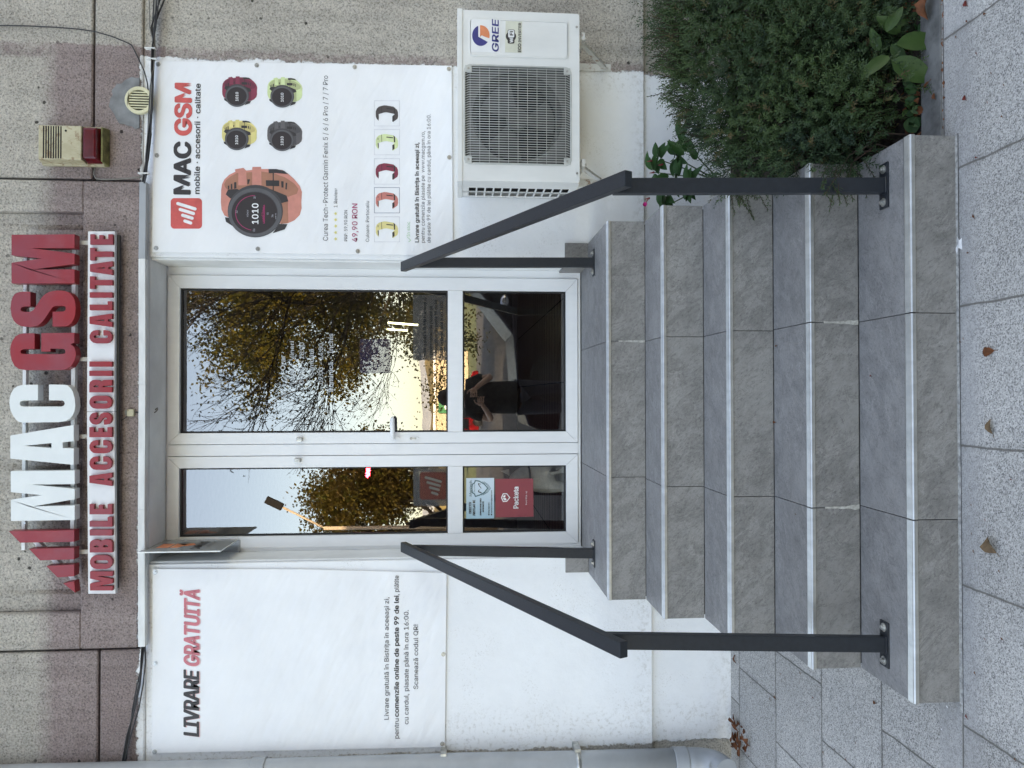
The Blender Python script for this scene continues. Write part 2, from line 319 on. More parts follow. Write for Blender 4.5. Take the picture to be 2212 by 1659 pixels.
# ------------------------------------------------------------------ mesh builder
class MB:
    def __init__(s): s.v = []; s.f = []; s.sm = []
    def add(s, vs, fs, smooth=False):
        b = len(s.v); s.v += [Vector(q) for q in vs]; s.f += [tuple(b+i for i in f) for f in fs]; s.sm += [smooth]*len(fs); return s
    def box(s, x0, x1, y0, y1, z0, z1):
        x0, x1 = sorted((x0, x1)); y0, y1 = sorted((y0, y1)); z0, z1 = sorted((z0, z1))
        return s.add([(x0, y0, z0), (x1, y0, z0), (x1, y1, z0), (x0, y1, z0), (x0, y0, z1), (x1, y0, z1), (x1, y1, z1), (x0, y1, z1)],
                     [(0, 3, 2, 1), (4, 5, 6, 7), (0, 1, 5, 4), (1, 2, 6, 5), (2, 3, 7, 6), (3, 0, 4, 7)])
    def bar(s, a, b, wx, wy, up=(0, 0, 1)):
        a = Vector(a); b = Vector(b); d = (b-a).normalized(); u = Vector(up); sx = d.cross(u)
        if sx.length < 1e-4: sx = Vector((1, 0, 0))
        sx.normalize(); sy = sx.cross(d)
        vs = []
        for p in (a, b):
            for i, j in ((-1, -1), (1, -1), (1, 1), (-1, 1)): vs.append(p + sx*wx/2*i + sy*wy/2*j)
        return s.add(vs, [(0, 1, 2, 3), (7, 6, 5, 4), (0, 4, 5, 1), (1, 5, 6, 2), (2, 6, 7, 3), (3, 7, 4, 0)])
    def tube(s, pts, r, n=8, caps=True, r2=None):
        pts = [Vector(p) for p in pts]; vs = []; m = len(pts); fr = None
        for i, p in enumerate(pts):
            d = (pts[min(i+1, m-1)]-pts[max(i-1, 0)]).normalized()
            if fr is None: fr = d.orthogonal().normalized()
            fr = (fr - d*fr.dot(d)).normalized(); q = d.cross(fr)
            rr = r if r2 is None else r + (r2-r)*i/(m-1)
            if callable(r): rr = r(i/(m-1))
            for k in range(n): a = 2*math.pi*k/n; vs.append(p + fr*math.cos(a)*rr + q*math.sin(a)*rr)
        fs = [(i*n+k, i*n+(k+1) % n, (i+1)*n+(k+1) % n, (i+1)*n+k) for i in range(m-1) for k in range(n)]
        s.add(vs, fs, True)
        if caps: b = len(s.v)-len(vs); s.f += [tuple(b+k for k in range(n))[::-1], tuple(b+(m-1)*n+k for k in range(n))]; s.sm += [False, False]
        return s
    def disc(s, c, r, axis='y', h=.002, n=20, rz=None):
        rz = rz or r; c = Vector(c); vs = []
        for t in (0, 1):
            for k in range(n):
                a = 2*math.pi*k/n; u, v = math.cos(a)*r, math.sin(a)*rz; e = h*t
                vs.append(c + (Vector((u, -e, v)) if axis == 'y' else Vector((u, v, e)) if axis == 'z' else Vector((e, u, v))))
        return s.add(vs, [tuple(range(n)), tuple(range(2*n-1, n-1, -1))] + [(k, (k+1) % n, n+(k+1) % n, n+k) for k in range(n)])
    def ball(s, c, r, n=10, sc=(1, 1, 1)):
        c = Vector(c); vs = [c+Vector((0, 0, r*sc[2]))]; fs = []
        for i in range(1, n):
            t = math.pi*i/n
            for k in range(2*n): a = math.pi*k/n; vs.append(c+Vector((r*sc[0]*math.sin(t)*math.cos(a), r*sc[1]*math.sin(t)*math.sin(a), r*sc[2]*math.cos(t))))
        vs.append(c-Vector((0, 0, r*sc[2]))); m = 2*n
        for k in range(m): fs.append((0, 1+k, 1+(k+1) % m)); fs.append((len(vs)-1, 1+(n-2)*m+(k+1) % m, 1+(n-2)*m+k))
        for i in range(n-2):
            for k in range(m): fs.append((1+i*m+k, 1+(i+1)*m+k, 1+(i+1)*m+(k+1) % m, 1+i*m+(k+1) % m))
        return s.add(vs, fs, True)
    def prism(s, loops, f0, f1):
        """loops: [outer, hole...] of 2-D points; f0,f1 map (u,v)->3-D for the front and the back"""
        L = [[Vector((p[0], p[1], 0)) for p in lp] for lp in loops]; tri = geometry.tessellate_polygon(L)
        flat = [p for lp in L for p in lp]; n = len(flat); b = len(s.v)
        s.v += [Vector(f0(p.x, p.y)) for p in flat] + [Vector(f1(p.x, p.y)) for p in flat]
        for t in tri: s.f.append(tuple(b+i for i in t)); s.f.append(tuple(b+n+i for i in reversed(t))); s.sm += [False]*2
        k = 0
        for lp in L:
            m = len(lp)
            for i in range(m): a, c = k+i, k+(i+1) % m; s.f.append((b+a, b+c, b+n+c, b+n+a)); s.sm.append(False)
            k += m
        return s
    def build(s, name, mat, parent=None, bev=0, bseg=2, mats=None):
        me = bpy.data.meshes.new(name); off = parent['_w'] if parent is not None and '_w' in parent else (0, 0, 0)
        off = Vector(off); me.from_pydata([v-off for v in s.v], [], s.f); me.update()
        bm = bmesh.new(); bm.from_mesh(me); 
        if len(bm.faces) < 60000: bmesh.ops.recalc_face_normals(bm, faces=bm.faces)
        if bev: bmesh.ops.bevel(bm, geom=[e for e in bm.edges if e.is_manifold and e.calc_face_angle(0) > .5], offset=bev, segments=bseg, affect='EDGES', profile=.6)
        bm.to_mesh(me); bm.free()
        if not bev:
            for p, q in zip(me.polygons, s.sm): p.use_smooth = q
        o = bpy.data.objects.new(name, me); COL.objects.link(o)
        if mat is not None: me.materials.append(M[mat] if isinstance(mat, str) else mat)
        if parent is not None: o.parent = parent; o['_w'] = tuple(off)
        return o
def split(mb, name, mat, parent, bev=0, bseg=2):
    par = list(range(len(mb.v)))
    def fd(i):
        while par[i] != i: par[i] = par[par[i]]; i = par[i]
        return i
    for f in mb.f:
        for j in f[1:]: par[fd(j)] = fd(f[0])
    gr_ = {}
    for f, q in zip(mb.f, mb.sm): gr_.setdefault(fd(f[0]), []).append((f, q))
    for fs in gr_.values():
        ids = sorted({i for f, _ in fs for i in f}); mp = {i: k for k, i in enumerate(ids)}; m2 = MB(); m2.v = [mb.v[i] for i in ids]; m2.f = [tuple(mp[i] for i in f) for f, _ in fs]; m2.sm = [q for _, q in fs]; m2.build(name, mat, parent, bev, bseg)
def fin(o, label, cat, group=None):
    o['label'] = label; o['category'] = cat
    if group: o['group'] = group
    return o
def thing(name, label, cat, loc=(0, 0, 0), group=None):
    o = bpy.data.objects.new(name, None); COL.objects.link(o); o.location = loc; o.empty_display_size = .1; o['_w'] = tuple(loc); return fin(o, label, cat, group)
def sub(name, parent):                       # an empty part holding sub-parts
    o = bpy.data.objects.new(name, None); COL.objects.link(o); o.parent = parent; o['_w'] = tuple(parent['_w']); o.empty_display_size = .05; return o
def struct(o): o['kind'] = 'structure'; return o
def bx(name, mat, parent, x0, x1, y0, y1, z0, z1, bev=0): return MB().box(x0, x1, y0, y1, z0, z1).build(name, mat, parent, bev)
def pxf(y): return lambda u, v: P(u, v, y=y)
def pshape(mb, loops, y, th=.0006):          # flat shape read off the photograph onto the plane y
    def f0(u, v): return P(u, v, y=y)
    def f1(u, v): q = P(u, v, y=y); q.y += th; return q
    return mb.prism(loops, f0, f1)
def rrect(x0, y0, x1, y1, r, n=6):
    pts = []
    for cx, cy, a0 in ((x1-r, y1-r, 0), (x0+r, y1-r, 90), (x0+r, y0+r, 180), (x1-r, y0+r, 270)):
        for k in range(n+1): a = rad(a0+90*k/n); pts.append((cx+r*math.cos(a), cy+r*math.sin(a)))
    return pts
def ell(cx, cy, rx, ry, n=40): return [(cx+rx*math.cos(2*math.pi*k/n), cy+ry*math.sin(2*math.pi*k/n)) for k in range(n)]
def capsule(a, b, r, n=8):
    a = Vector(a); b = Vector(b); d = (b-a).normalized(); t = math.atan2(d.y, d.x); pts = []
    for k in range(n+1): q = t-math.pi/2+math.pi*k/n; pts.append((b.x+r*math.cos(q), b.y+r*math.sin(q)))
    for k in range(n+1): q = t+math.pi/2+math.pi*k/n; pts.append((a.x+r*math.cos(q), a.y+r*math.sin(q)))
    return pts
FONT = None
try: FONT = bpy.data.fonts.load(bpy.utils.system_resource('DATAFILES') + '/fonts/Inter.woff2')
except Exception: FONT = None
_tc = {}
def tmesh(body):
    if body in _tc: return _tc[body]
    c = bpy.data.curves.new('t', 'FONT'); c.body = body; c.size = 1; c.resolution_u = 2
    if FONT: c.font = FONT
    o = bpy.data.objects.new('t', c); COL.objects.link(o); bpy.context.view_layer.update(); me = o.to_mesh()
    vs = [v.co.copy() for v in me.vertices]; fs = [tuple(p.vertices) for p in me.polygons]; o.to_mesh_clear()
    bpy.data.objects.remove(o); bpy.data.curves.remove(c)
    x0 = min(v.x for v in vs); x1 = max(v.x for v in vs); _tc[body] = (vs, fs, x0, x1); return _tc[body]
CAPH = max(v.y for v in tmesh('H')[0])
def text(name, body, dxb, dyL, dyR, cap, y, mat, parent, bold=0, slant=0, dxbR=None, mb=None, pfun=None):
    """one printed line: baseline at dxb from dyL (left end) to dyR (right end), capitals cap pixels high"""
    vs, fs, x0, x1 = tmesh(body); m = mb or MB(); dR = dxb if dxbR is None else dxbR
    offs = [(0, 0)]
    if bold: offs = [(-bold, 0), (bold, 0), (0, 0), (-bold*.6, bold*.5), (bold*.6, bold*.5), (-bold*.6, -bold*.5), (bold*.6, -bold*.5)]
    A = P(dxb, dyL, y=y); B = P(dR, dyR, y=y); T = P(dxb-cap, dyL, y=y); hz = (T.z-A.z)/CAPH
    for k, (ox, oz) in enumerate(offs):
        vv = []
        for v in vs:
            t = (v.x-x0)/(x1-x0); zz = v.y*hz + oz*hz; px = A.x + (B.x-A.x)*t + ox*hz + slant*zz; pz = A.z + (B.z-A.z)*t + zz
            vv.append((px, y-.00012*k, pz))
        m.add(vv, fs)
    if mb is None: return m.build(name, mat, parent)
    return m

# ================================================================== GROUND
R, T, W2 = .1764, .30, .8795; YW = .53; YF = .745; GZ = -.858
def gz(y): return GZ if y < -1.2 else GZ + (y+1.2)/1.73*.068
g = MB(); ys = [-4.5, -3, -1.6, -1.2, -1.035, -.9, -.6, -.3, 0, .3, .7]; xs_ = [-9, -3, 0, .884, 3, 9]
vs = [(x, y, gz(y)) for y in ys for x in xs_]; fs = [(i*6+k, i*6+k+1, i*6+k+7, i*6+k+6) for i in range(len(ys)-1) for k in range(5) if ys[i] < -1.036 or k < 3]
struct(g.add(vs, fs).build('pavement', 'pavers'))
# far ground: one sheet to the horizon
struct(MB().add([(-3000, -3000, GZ-.06), (3000, -3000, GZ-.06), (3000, 3000, GZ-.06), (-3000, 3000, GZ-.06)], [(0, 1, 2, 3)]).build('ground', 'grass'))
struct(MB().add([(-80, -60, GZ-.05), (80, -60, GZ-.05), (80, -4.4, GZ-.05), (-80, -4.4, GZ-.05)], [(0, 1, 2, 3)]).build('road', 'asphalt'))
struct(bx('road_kerb', 'kerb', None, -40, 40, -4.62, -4.5, GZ-.1, GZ+.005))

# ================================================================== BUILDING
B = thing('shop_building', 'rough concrete building with white painted ground floor and recessed shop door', 'building', (0, .6, GZ))
cw = MB()
YC = .512
cw.box(-8, -1.224, YC, .9, 2.512, 14); cw.box(-8, -1.224, YC+.003, .9, 2.285, 2.502)  # unseen upper wall, its height made up to keep the front in shade
cw.box(-1.212, 1.163, YC, .9, 2.318, 2.598)
cw.box(-1.212, -1.028, YC, .9, 2.598, 14); cw.box(1.002, 1.163, YC, .9, 2.598, 14); cw.box(-1.028, 1.002, YC+.035, .9, 2.598, 14)
cw.box(1.175, 9, YC, .9, 2.556, 14); cw.box(1.175, 9, YC+.003, .9, 2.31, 2.546)
cw.build('concrete_wall', 'facade', B, .006, 1)
pw = MB()
pw.box(.782, 9, YW, .9, -.31, 2.31); pw.build('right_wall', 'facade', B, .004, 1)
pw = MB(); pw.box(-8, -.795, YW, .9, -.345, 2.285); pw.build('left_wall', 'facade', B, .004, 1)
bx('lintel_soffit', 'reveal', B, -.795, .782, YW+.004, .9, 2.272, 2.33)
pl = MB(); pl.box(.86, 9, YW+.035, .9, -1.2, -.31); pl.build('right_plinth', 'facade', B, .004, 1)
pl = MB(); pl.box(-8, -.86, YW+.035, .9, -1.2, -.345); pl.build('left_plinth', 'facade', B, .004, 1)
MB().box(-8, 9, .60, .89, -1.2, -.36).box(-8, 9, .56, .89, 2.3, 13.9).build('wall_core', 'mortar', B)
# reveal strips and the closed joint beside the frame
rv = MB(); rv.box(.768, .782, YW+.012, .9, .0, 2.272); rv.box(-.795, -.783, YW+.012, .9, .0, 2.272); split(rv, 'door_reveal', 'reveal', B, .004, 1)
bx('roof', 'mortar', B, -8, 9, .4, 14, 14, 14.3)
sw = MB(); sw.box(-8, -7.8, .9, 14, -1.2, 14); sw.box(8.8, 9, .9, 14, -1.2, 14); sw.box(-7.8, 8.8, 13.8, 14, -1.2, 14); split(sw, 'side_wall', 'mortar', B)
# grooves: darker rendered ribs behind the sign
rb = MB()
for x in (-.93, -.62, -.30, .02, .33, .64, .93): rb.tube([(x, YC+.052, 2.6), (x, YC+.052, 3.4)], .022, 8)
split(rb, 'wall_rib', 'facade', B)
# interior
fl = MB(); fl.box(-3, 3, .80, 5.2, -.06, .004); fl.build('floor', 'wood', B)
jn = MB()
for x in (-1.5, -.95, -.4, .15, .7, 1.25, 1.8): jn.box(x-.004, x+.004, .82, 5.1, .004, .006)
for k in range(16): jn.box(-2.9, 2.9, .9+k*.16, .902+k*.16, .004, .0055)
jn.build('floor_joint', 'black', B)
MB().box(-3.1, -3, .9, 5.3, 0, 2.8).box(3, 3.1, .9, 5.3, 0, 2.8).box(-3, 3, 5.2, 5.3, 0, 2.8).box(-3.1, 3.1, .9, 5.3, 2.7, 2.8).build('room_wall', 'room', B)
# skirting tiles at the door jambs
sk = MB(); sk.box(.770, .880, YW-.012, YW-.0005, .001, .125); sk.box(.757, .768, YW-.012, YF+.01, .001, .125)
sk.box(-.875, -.783, YW-.012, YW-.0005, .001, .125); split(sk, 'skirting_tile', 'riser', B, .001, 1)

# ------------------------------------------------------------------ door
df = MB(); ft = .745
# fixed frame (outer border) and central mullion
def frame_ring(mb, x0, x1, z0, z1, wl, wr, wb, wt, y0, y1):
    mb.prism([[(x0, z0), (x1, z0), (x1, z1), (x0, z1)], [(x0+wl, z0+wb), (x1-wr, z0+wb), (x1-wr, z1-wt), (x0+wl, z1-wt)]], lambda u, v: (u, y0, v), lambda u, v: (u, y1, v))
frame_ring(df, -.783, .768, .004, 2.272, .021, .044, .014, .012, YF+.004, YF+.07)
df.box(-.2620, -.2000, YF-.002, YF+.065, .019, 2.259)
df.build('door_frame', 'pvc', B, .003, 2)
def leaf(x0, x1, zb, zt, gl, gr, label):
    """x0,x1 leaf edges; gl,gr the glass edges"""
    L = sub('door_leaf', B); L['label'] = label
    y0 = YF-.008; zb, zt = .022, 2.262; b0, b1 = .088, 2.2; r0, r1 = .668, .751
    f = MB()
    # stiles and rails with mitred corners
    q = [[(x0, zb), (x1, zb), (gr, b0), (gl, b0)], [(x0, zt), (gl, b1), (gr, b1), (x1, zt)], [(x0, zb), (gl, b0), (gl, b1), (x0, zt)], [(x1, zb), (x1, zt), (gr, b1), (gr, b0)]]
    for poly in q:
        c = sum((Vector(p) for p in poly), Vector((0, 0)))/4
        pp = [(Vector(p)-c)*.9992+c for p in poly]
        f.prism([pp], lambda u, v: (u, y0, v), lambda u, v: (u, YF+.05, v))
    f.prism([[(gl+.0008, r0), (gr-.0008, r0), (gr-.0008, r1), (gl+.0008, r1)]], lambda u, v: (u, y0+.001, v), lambda u, v: (u, YF+.05, v))
    f.build('leaf_frame', 'pvc', L, .0022, 2)
    gm = MB()
    for (za, zb_) in ((b0, r0), (r1, b1)):
        gm.prism([[(gl-.001, za-.001), (gr+.001, za-.001), (gr+.001, zb_+.001), (gl-.001, zb_+.001)], [(gl+.009, za+.009), (gr-.009, za+.009), (gr-.009, zb_-.009), (gl+.009, zb_-.009)]], lambda u, v: (u, YF+.012, v), lambda u, v: (u, YF+.03, v))
    gm.build('gasket', 'gasket', L)
    for (za, zb_) in ((b0, r0), (r1, b1)):
        MB().add([(gl, .765, za), (gr, .765, za), (gr, .765, zb_), (gl, .765, zb_)], [(0, 1, 2, 3)]).build('glass_pane', 'glass', L)
    return L
LR = leaf(-.1975, .722, 0, 0, -.137, .6515, 'wider right-hand leaf with the lever handle')
LL = leaf(-.7625, -.2645, 0, 0, -.700, -.327, 'narrow left-hand leaf with two stickers on its lower pane')
# dark slits between leaves and frame
bx('frame_gap', 'dark_gap', B, -.781, .766, YF+.012, YF+.02, .016, 2.266) if False else None
# lever handle
hp = P(850, 945, y=YF-.012); hx, hz = hp.x, hp.z
h = MB(); h.disc((P(852, 946, y=.7365).x, .7365, P(852, 946, y=.7365).z), .0095*1.2, 'y', .009, 24, .031)
c0 = Vector((hx, .735, hz)); h.tube([c0, c0+Vector((0, -.03, 0)), c0+Vector((.004, -.042, 0)), c0+Vector((.02, -.05, .0005))], .0105, 12)
h.tube([c0+Vector((.0, -.045, 0)), c0+Vector((.03, -.049, .001)), c0+Vector((.07, -.050, .002)), c0+Vector((.105, -.050, .002)), c0+Vector((.118, -.049, .002))], lambda t: .0105+.0035*math.sin(math.pi*min(1, t*1.1))-(.009 if t > .95 else 0), 12)
h.build('handle', 'pvc', LR)
k = P(893, 947, y=.7365); kb = MB(); kb.disc((k.x, .7368, k.z), .012, 'y', .008, 28, .031); kb.build('lock_plate', 'pvc', LR)
kb = MB(); kb.disc((k.x, .729, k.z+.012), .0078, 'y', .004, 20); kb.box(k.x-.0045, k.x+.0045, .7255, .729, k.z-.016, k.z+.008); kb.build('lock_cylinder', 'steel', LR)
for dx, dy, LF in ((647, 949, LR), (643, 994, LL)):
    k = P(dx, dy, y=.73); q = MB(); q.box(k.x-.011, k.x+.011, .712, .7368, k.z-.017, k.z+.017); q.build('door_stop', 'steel', LF, .004, 2)

# ================================================================== GLASS DECALS (own things)
yg = .7635
t = thing('hours_decal', 'white opening hours lettering on the upper pane of the wide leaf', 'decal', P(670, 790, y=yg))
text('heading', 'Orar', 616, 799.5, 767.5, 10, yg, 'decal_white', t, bold=.03)
for body, dx, a, b, c in (('Luni - Vineri', 635, 829, 737, 9), ('09:00 - 18:00', 657, 829, 740, 10), ('Sâmbătă', 677.5, 812, 754, 9), ('09:00 - 14:00', 698, 829, 742, 10)):
    text('text_line', body, dx, a, b, c, yg, 'decal_white', t, bold=.012)
text('text_line', 'Duminică - Închis', 719.4, 846, 721, 10, yg, 'decal_white', t, bold=.02)
t = thing('delivery_decal', 'grey film with black delivery lettering low on the wide upper pane', 'decal', P(930, 700, y=yg))
pshape(MB(), [[(892, 637), (967, 637), (967, 778), (892, 778)]], yg+.0012, .0003).build('film', 'film_grey', t)
for body, dx, a, b in (('Livrare gratuită în Bistrița în aceeași zi,', 920.5, 774, 643), ('pentru comenzile plasate pe', 933.6, 766, 661), ('macgsm.ro de peste 99 de lei', 944.8, 764, 648), ('plătite cu cardul, până în ora 16:00.', 956.9, 770, 649.4)):
    text('text_line', body, dx, a, b, 6.5, yg, 'decal_black', t, bold=.035)
t = thing('violet_decal', 'dark violet film square below the opening hours lettering', 'decal', P(810, 760, y=yg))
pshape(MB(), [rrect(777, 732, 844, 806, 2)], yg, .0004).build('film', 'film_violet', t)
t = thing('logo_decal', 'dark red square logo film with four pale slanted bars on narrow leaf', 'decal', P(935, 1050, y=yg))
pshape(MB(), [[(893, 1011), (967, 1011), (967, 1093), (893, 1093)]], yg+.0012, .0003).build('film', 'film_grey', t)
pshape(MB(), [rrect(907, 1020, 964.5, 1079, 6)], yg, .0003).build('red_square', 'film_red', t)
m = MB()
for a, b in (((1670, 330), (1890, 395)), ((1700, 405), (1875, 455)), ((1735, 480), (1860, 515)), ((1765, 555), (1840, 580))):
    pshape(m, [capsule((675+.14647*a[0], 982.8+.14647*a[1]), (675+.14647*b[0], 982.8+.14647*b[1]), 2.7)], yg-.0006, .0003)
m.build('bars', 'film_bar', t)
# stickers on the lower pane of the narrow leaf
def z6(x, y): return (982.8+.12206*x, 993.6+.12206*y)
ys_ = .7632
t = thing('security_sticker', 'light blue security company sticker above the red one', 'sticker', P(1037, 1080, y=ys_))
pshape(MB(), [[z6(198, 322), z6(692, 318), z6(692, 1033), z6(198, 1040)]], ys_, .0008).build('sheet', 'st_blue', t)
def t6(name, body, xb, yl, yr, cap, mat, par, bold=.0, sl=0, xr=None, yy=ys_-.0006):
    a = z6(xb, yl); b = z6(xb if xr is None else xr, yr); return text(name, body, a[0], a[1], b[1], cap*.12206, yy, mat, par, bold, sl, dxbR=b[0])
t6('text_line', 'OBIECTIV', 290, 948, 745, 42, 'ink', t, .035); t6('text_line', 'PROTEJAT DE', 358, 980, 710, 42, 'ink', t, .035)
t6('text_line', 'SUPRAVEGHERE VIDEO', 467, 980, 676, 26, 'ink', t, .035); t6('text_line', 'ANTIEFRACTIE', 512, 925, 732, 26, 'ink', t, .035)
t6('text_line', '0743 352 072', 612, 945, 755, 24, 'ink', t, .03); t6('text_line', 'mantech.manu@gmail.com', 656, 945, 536, 20, 'ink', t, .02)
t6('text_line', 'Mantech', 300, 640, 368, 44, 'teal', t, .02, xr=300); t6('text_line', 'Security', 356, 575, 432, 26, 'teal', t, .0)
t6('initial', 'M', 470, 590, 430, 60, 'ink', t, .0, .35)
m = MB()
def ring6(pts, wd):
    o = [z6(*p) for p in pts]; n = len(o)
    for i in range(n-1): pshape(m, [capsule(o[i], o[i+1], wd*.12206, 4)], ys_-.0006-.00002*i, .0003)
ring6([(360, 365), (345, 410), (308, 430), (300, 505), (308, 580), (345, 600), (362, 645)], 9); ring6([(360, 365), (430, 375), (520, 430), (580, 500), (520, 575), (440, 620), (362, 645)], 9)
ring6([(480, 385), (560, 435), (605, 500), (560, 565), (470, 625)], 4); ring6([(510, 385), (580, 430), (628, 500), (580, 570), (500, 620)], 4); m.build('shield', 'teal', t)
m = MB()
for xx in (600, 646): pshape(m, [ell(*z6(xx, 968), 1.6, 1.6, 14)], ys_-.0005, .0003)
split(m, 'contact_icon', 'ink', t)
t = thing('parcel_sticker', 'square dark red parcel pick-up sticker below the blue one', 'sticker', P(1110, 1075, y=ys_))
pshape(MB(), [[z6(712, 335), z6(1383, 328), z6(1391, 1003), z6(720, 1016)]], ys_, .0008).build('sheet', 'st_red', t)
t6('company_name', 'Packeta', 1122, 855, 477, 86, 'pwhite', t, .028, xr=1122); t6('text_line', 'Punct Pick-up', 1275, 793, 552, 28, 'pwhite', t, .0)
m = MB(); hexo = [(815, 667), (850, 745), (920, 738), (980, 665), (920, 590), (850, 590)]; hexi = [(832, 667), (860, 728), (915, 722), (960, 665), (915, 606), (860, 606)]
pshape(m, [[z6(*p) for p in hexo], [z6(*p) for p in hexi]], ys_-.0006, .0003); pshape(m, [[z6(*p) for p in [(845, 672), (872, 715), (915, 712), (900, 672)]]], ys_-.0006, .0003)
pshape(m, [[z6(*p) for p in [(843, 660), (870, 620), (900, 632), (880, 664)]]], ys_-.0006, .0003); m.build('parcel_emblem', 'pwhite', t)

# ================================================================== STAIRS
S = thing('staircase', 'grey slate tiled entrance steps with aluminium nosing strips', 'steps', (0, -.6, GZ))
jr = [(737, 1030.7), (727.5, 1050.7), (714.7, 1072), (697, 1096), (676, 1122.7)]
ADD = [-.0, 0, 0, 0, 0]
for k in range(5):
    st = sub('step', S); yn = -T*k; zt = -R*k; yb = yn+T if k else YF+.003; tt = .011
    core = MB()
    if k == 0: core.box(-W2+.012, W2-.012, yn+.012, YW-.003, zt-.95, zt-tt); core.box(-.78, .764, YW-.003, YF+.04, zt-.95, zt-tt)
    else: core.box(-W2+.012, W2-.012, yn+.012, yn+T+.010, -1.15, zt-tt)
    core.build('step_core', 'grout', st)
    xs = [W2] + [P(1350+170*k, dy, y=yn).x for dy in jr[k]] + [-W2]
    for i in range(3):
        a, b = xs[i+1]+(.0012 if i < 2 else 0), xs[i]-(.0012 if i else 0)
        if k == 0:
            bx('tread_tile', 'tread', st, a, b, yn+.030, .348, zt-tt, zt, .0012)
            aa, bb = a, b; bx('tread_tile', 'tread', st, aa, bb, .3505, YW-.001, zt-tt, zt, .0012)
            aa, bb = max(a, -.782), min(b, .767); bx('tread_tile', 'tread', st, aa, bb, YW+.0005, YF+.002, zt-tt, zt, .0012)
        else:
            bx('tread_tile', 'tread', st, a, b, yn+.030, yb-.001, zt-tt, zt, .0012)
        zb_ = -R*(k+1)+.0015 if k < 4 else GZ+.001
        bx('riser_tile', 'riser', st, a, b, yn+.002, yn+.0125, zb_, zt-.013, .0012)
    # ribbed aluminium nosing
    nm = MB(); segs = [(-W2, W2)] if k in (0, 1, 2) else [(xs[1]+.002, W2), (xs[2]+.002, xs[1]-.002), (-W2, xs[2]-.002)]
    prof = [(-.004, -.013), (-.004, -.002), (-.001, .0018)]
    for q in range(6): prof += [(.002+q*.0042, .0028), (.0035+q*.0042, .0010), (.0045+q*.0042, .0028)]
    prof += [(.0296, .0022), (.0296, -.010), (.003, -.013)]
    for a, b in segs:
        nm.prism([prof], lambda u, v, a=a: (a, yn+u, zt+v), lambda u, v, b=b: (b, yn+u, zt+v))
    nm.build('nosing_strip', 'alu', st)
# pale lime stains along three joints
lm = MB(); rnd = random.Random(3)
for k, j in ((0, 0), (3, 0), (3, 1)):
    yn = -T*k; x = P(1350+170*k, jr[k][j], y=yn).x; zb_, zt_ = -R*(k+1)+.002, -R*k-.05
    L, Rr = [], []
    for q in range(9):
        z = zb_+(zt_-zb_)*q/8; wd = .0025+.010*max(0, 1-q/6)*rnd.uniform(.4, 1); L.append((x-.001-wd*rnd.uniform(.3, .8), z)); Rr.append((x+.002+wd*rnd.uniform(.2, .9), z))
    lm.prism([L+Rr[::-1]], lambda u, v: (u, yn+.0014, v), lambda u, v: (u, yn+.0021, v))
split(lm, 'lime_stain', 'efflor', S)
# mortar fillet where the steps meet the pavement
mf = MB(); mf.add([(-W2-.03, -1.2+.002, GZ+.004), (W2, -1.2+.002, GZ+.004), (W2, -1.206, GZ+.0015), (-W2-.03, -1.208, GZ+.0015), (-W2-.03, -1.2+.002, GZ+.005), (W2, -1.2+.002, GZ+.004)], [(4, 5, 2, 3), (0, 4, 3), (1, 2, 5)]); mf.build('mortar_fillet', 'fillet', S)

# ================================================================== HANDRAILS
def handrail(label, base, top, rbase, rtop, tipF, tipR, sgn):
    t = thing('handrail', label, 'handrail', base, 'pair of handrails on the steps')
    base = Vector(base); rbase = Vector(rbase)
    MB().bar(base+Vector((0, 0, .004)), top, .030, .050, up=(1, 0, 0)).build('post', 'rail', t, .003)
    MB().bar(rbase+Vector((0, 0, .004)), rtop, .030, .050, up=(1, 0, 0)).build('post', 'rail', t, .003)
    MB().bar(tipF, tipR, .050, .030, up=(0, 0, 1)).build('top_rail', 'rail', t, .003)
    for b, ln, dp in ((base, .148, .048), (rbase, .135, .05)):
        p = bx('base_plate', 'rail', t, b.x-ln/2, b.x+ln/2, b.y-dp/2, b.y+dp/2, b.z+.0008, b.z+.006, .001)
        wd = MB(); wd.tube([(b.x+.027*i, b.y+.017*j_, b.z+.0075) for i, j_ in ((-1, -1), (1, -1), (1, 1), (-1, 1), (-1, -1))], .0028, 6, False); wd.build('weld_bead', 'rail', p)
        for s in (-1, 1):
            c = (b.x+s*(ln/2-.02), b.y, b.z+.006); m = MB(); m.disc(c, .014, 'z', .0022, 18); m.disc((c[0], c[1], c[2]+.002), .0088, 'z', .007, 6); m.disc((c[0], c[1], c[2]+.009), .0045, 'z', .003, 10)
            m.build('bolt', 'steel', p)
    return t
z4 = -4*R
bR = P(1912, 402, z=z4); bL = P(1913, 1390.5, z=z4); rR = P(1283, 567.5, z=0); rL = P(1284, 1195, z=0)
tFR, tFL = P(1358, 385.5, y=-1.150), P(1348, 1404, y=-1.145); tRR, tRL = P(871, 576.5, y=.44), P(871, 1181, y=.44)
def on(a, b, y): return a+(b-a)*((y-a.y)/(b.y-a.y))
def ptop(tp, a, b): q = on(a, b, tp.y); return Vector((tp.x, tp.y, q.z-.012))
handrail('dark grey square tube handrail on the right side beside the shrub', bR, ptop(P(1385, 404.5, y=bR.y), tFR, tRR), rR, ptop(P(930, 568, y=rR.y), tFR, tRR), tFR, tRR, 1)
handrail('dark grey square tube handrail on the left side beside bare pavement', bL, ptop(P(1385, 1381.5, y=bL.y), tFL, tRL), rL, ptop(P(930, 1187.5, y=rL.y), tFL, tRL), tFL, tRL, -1)

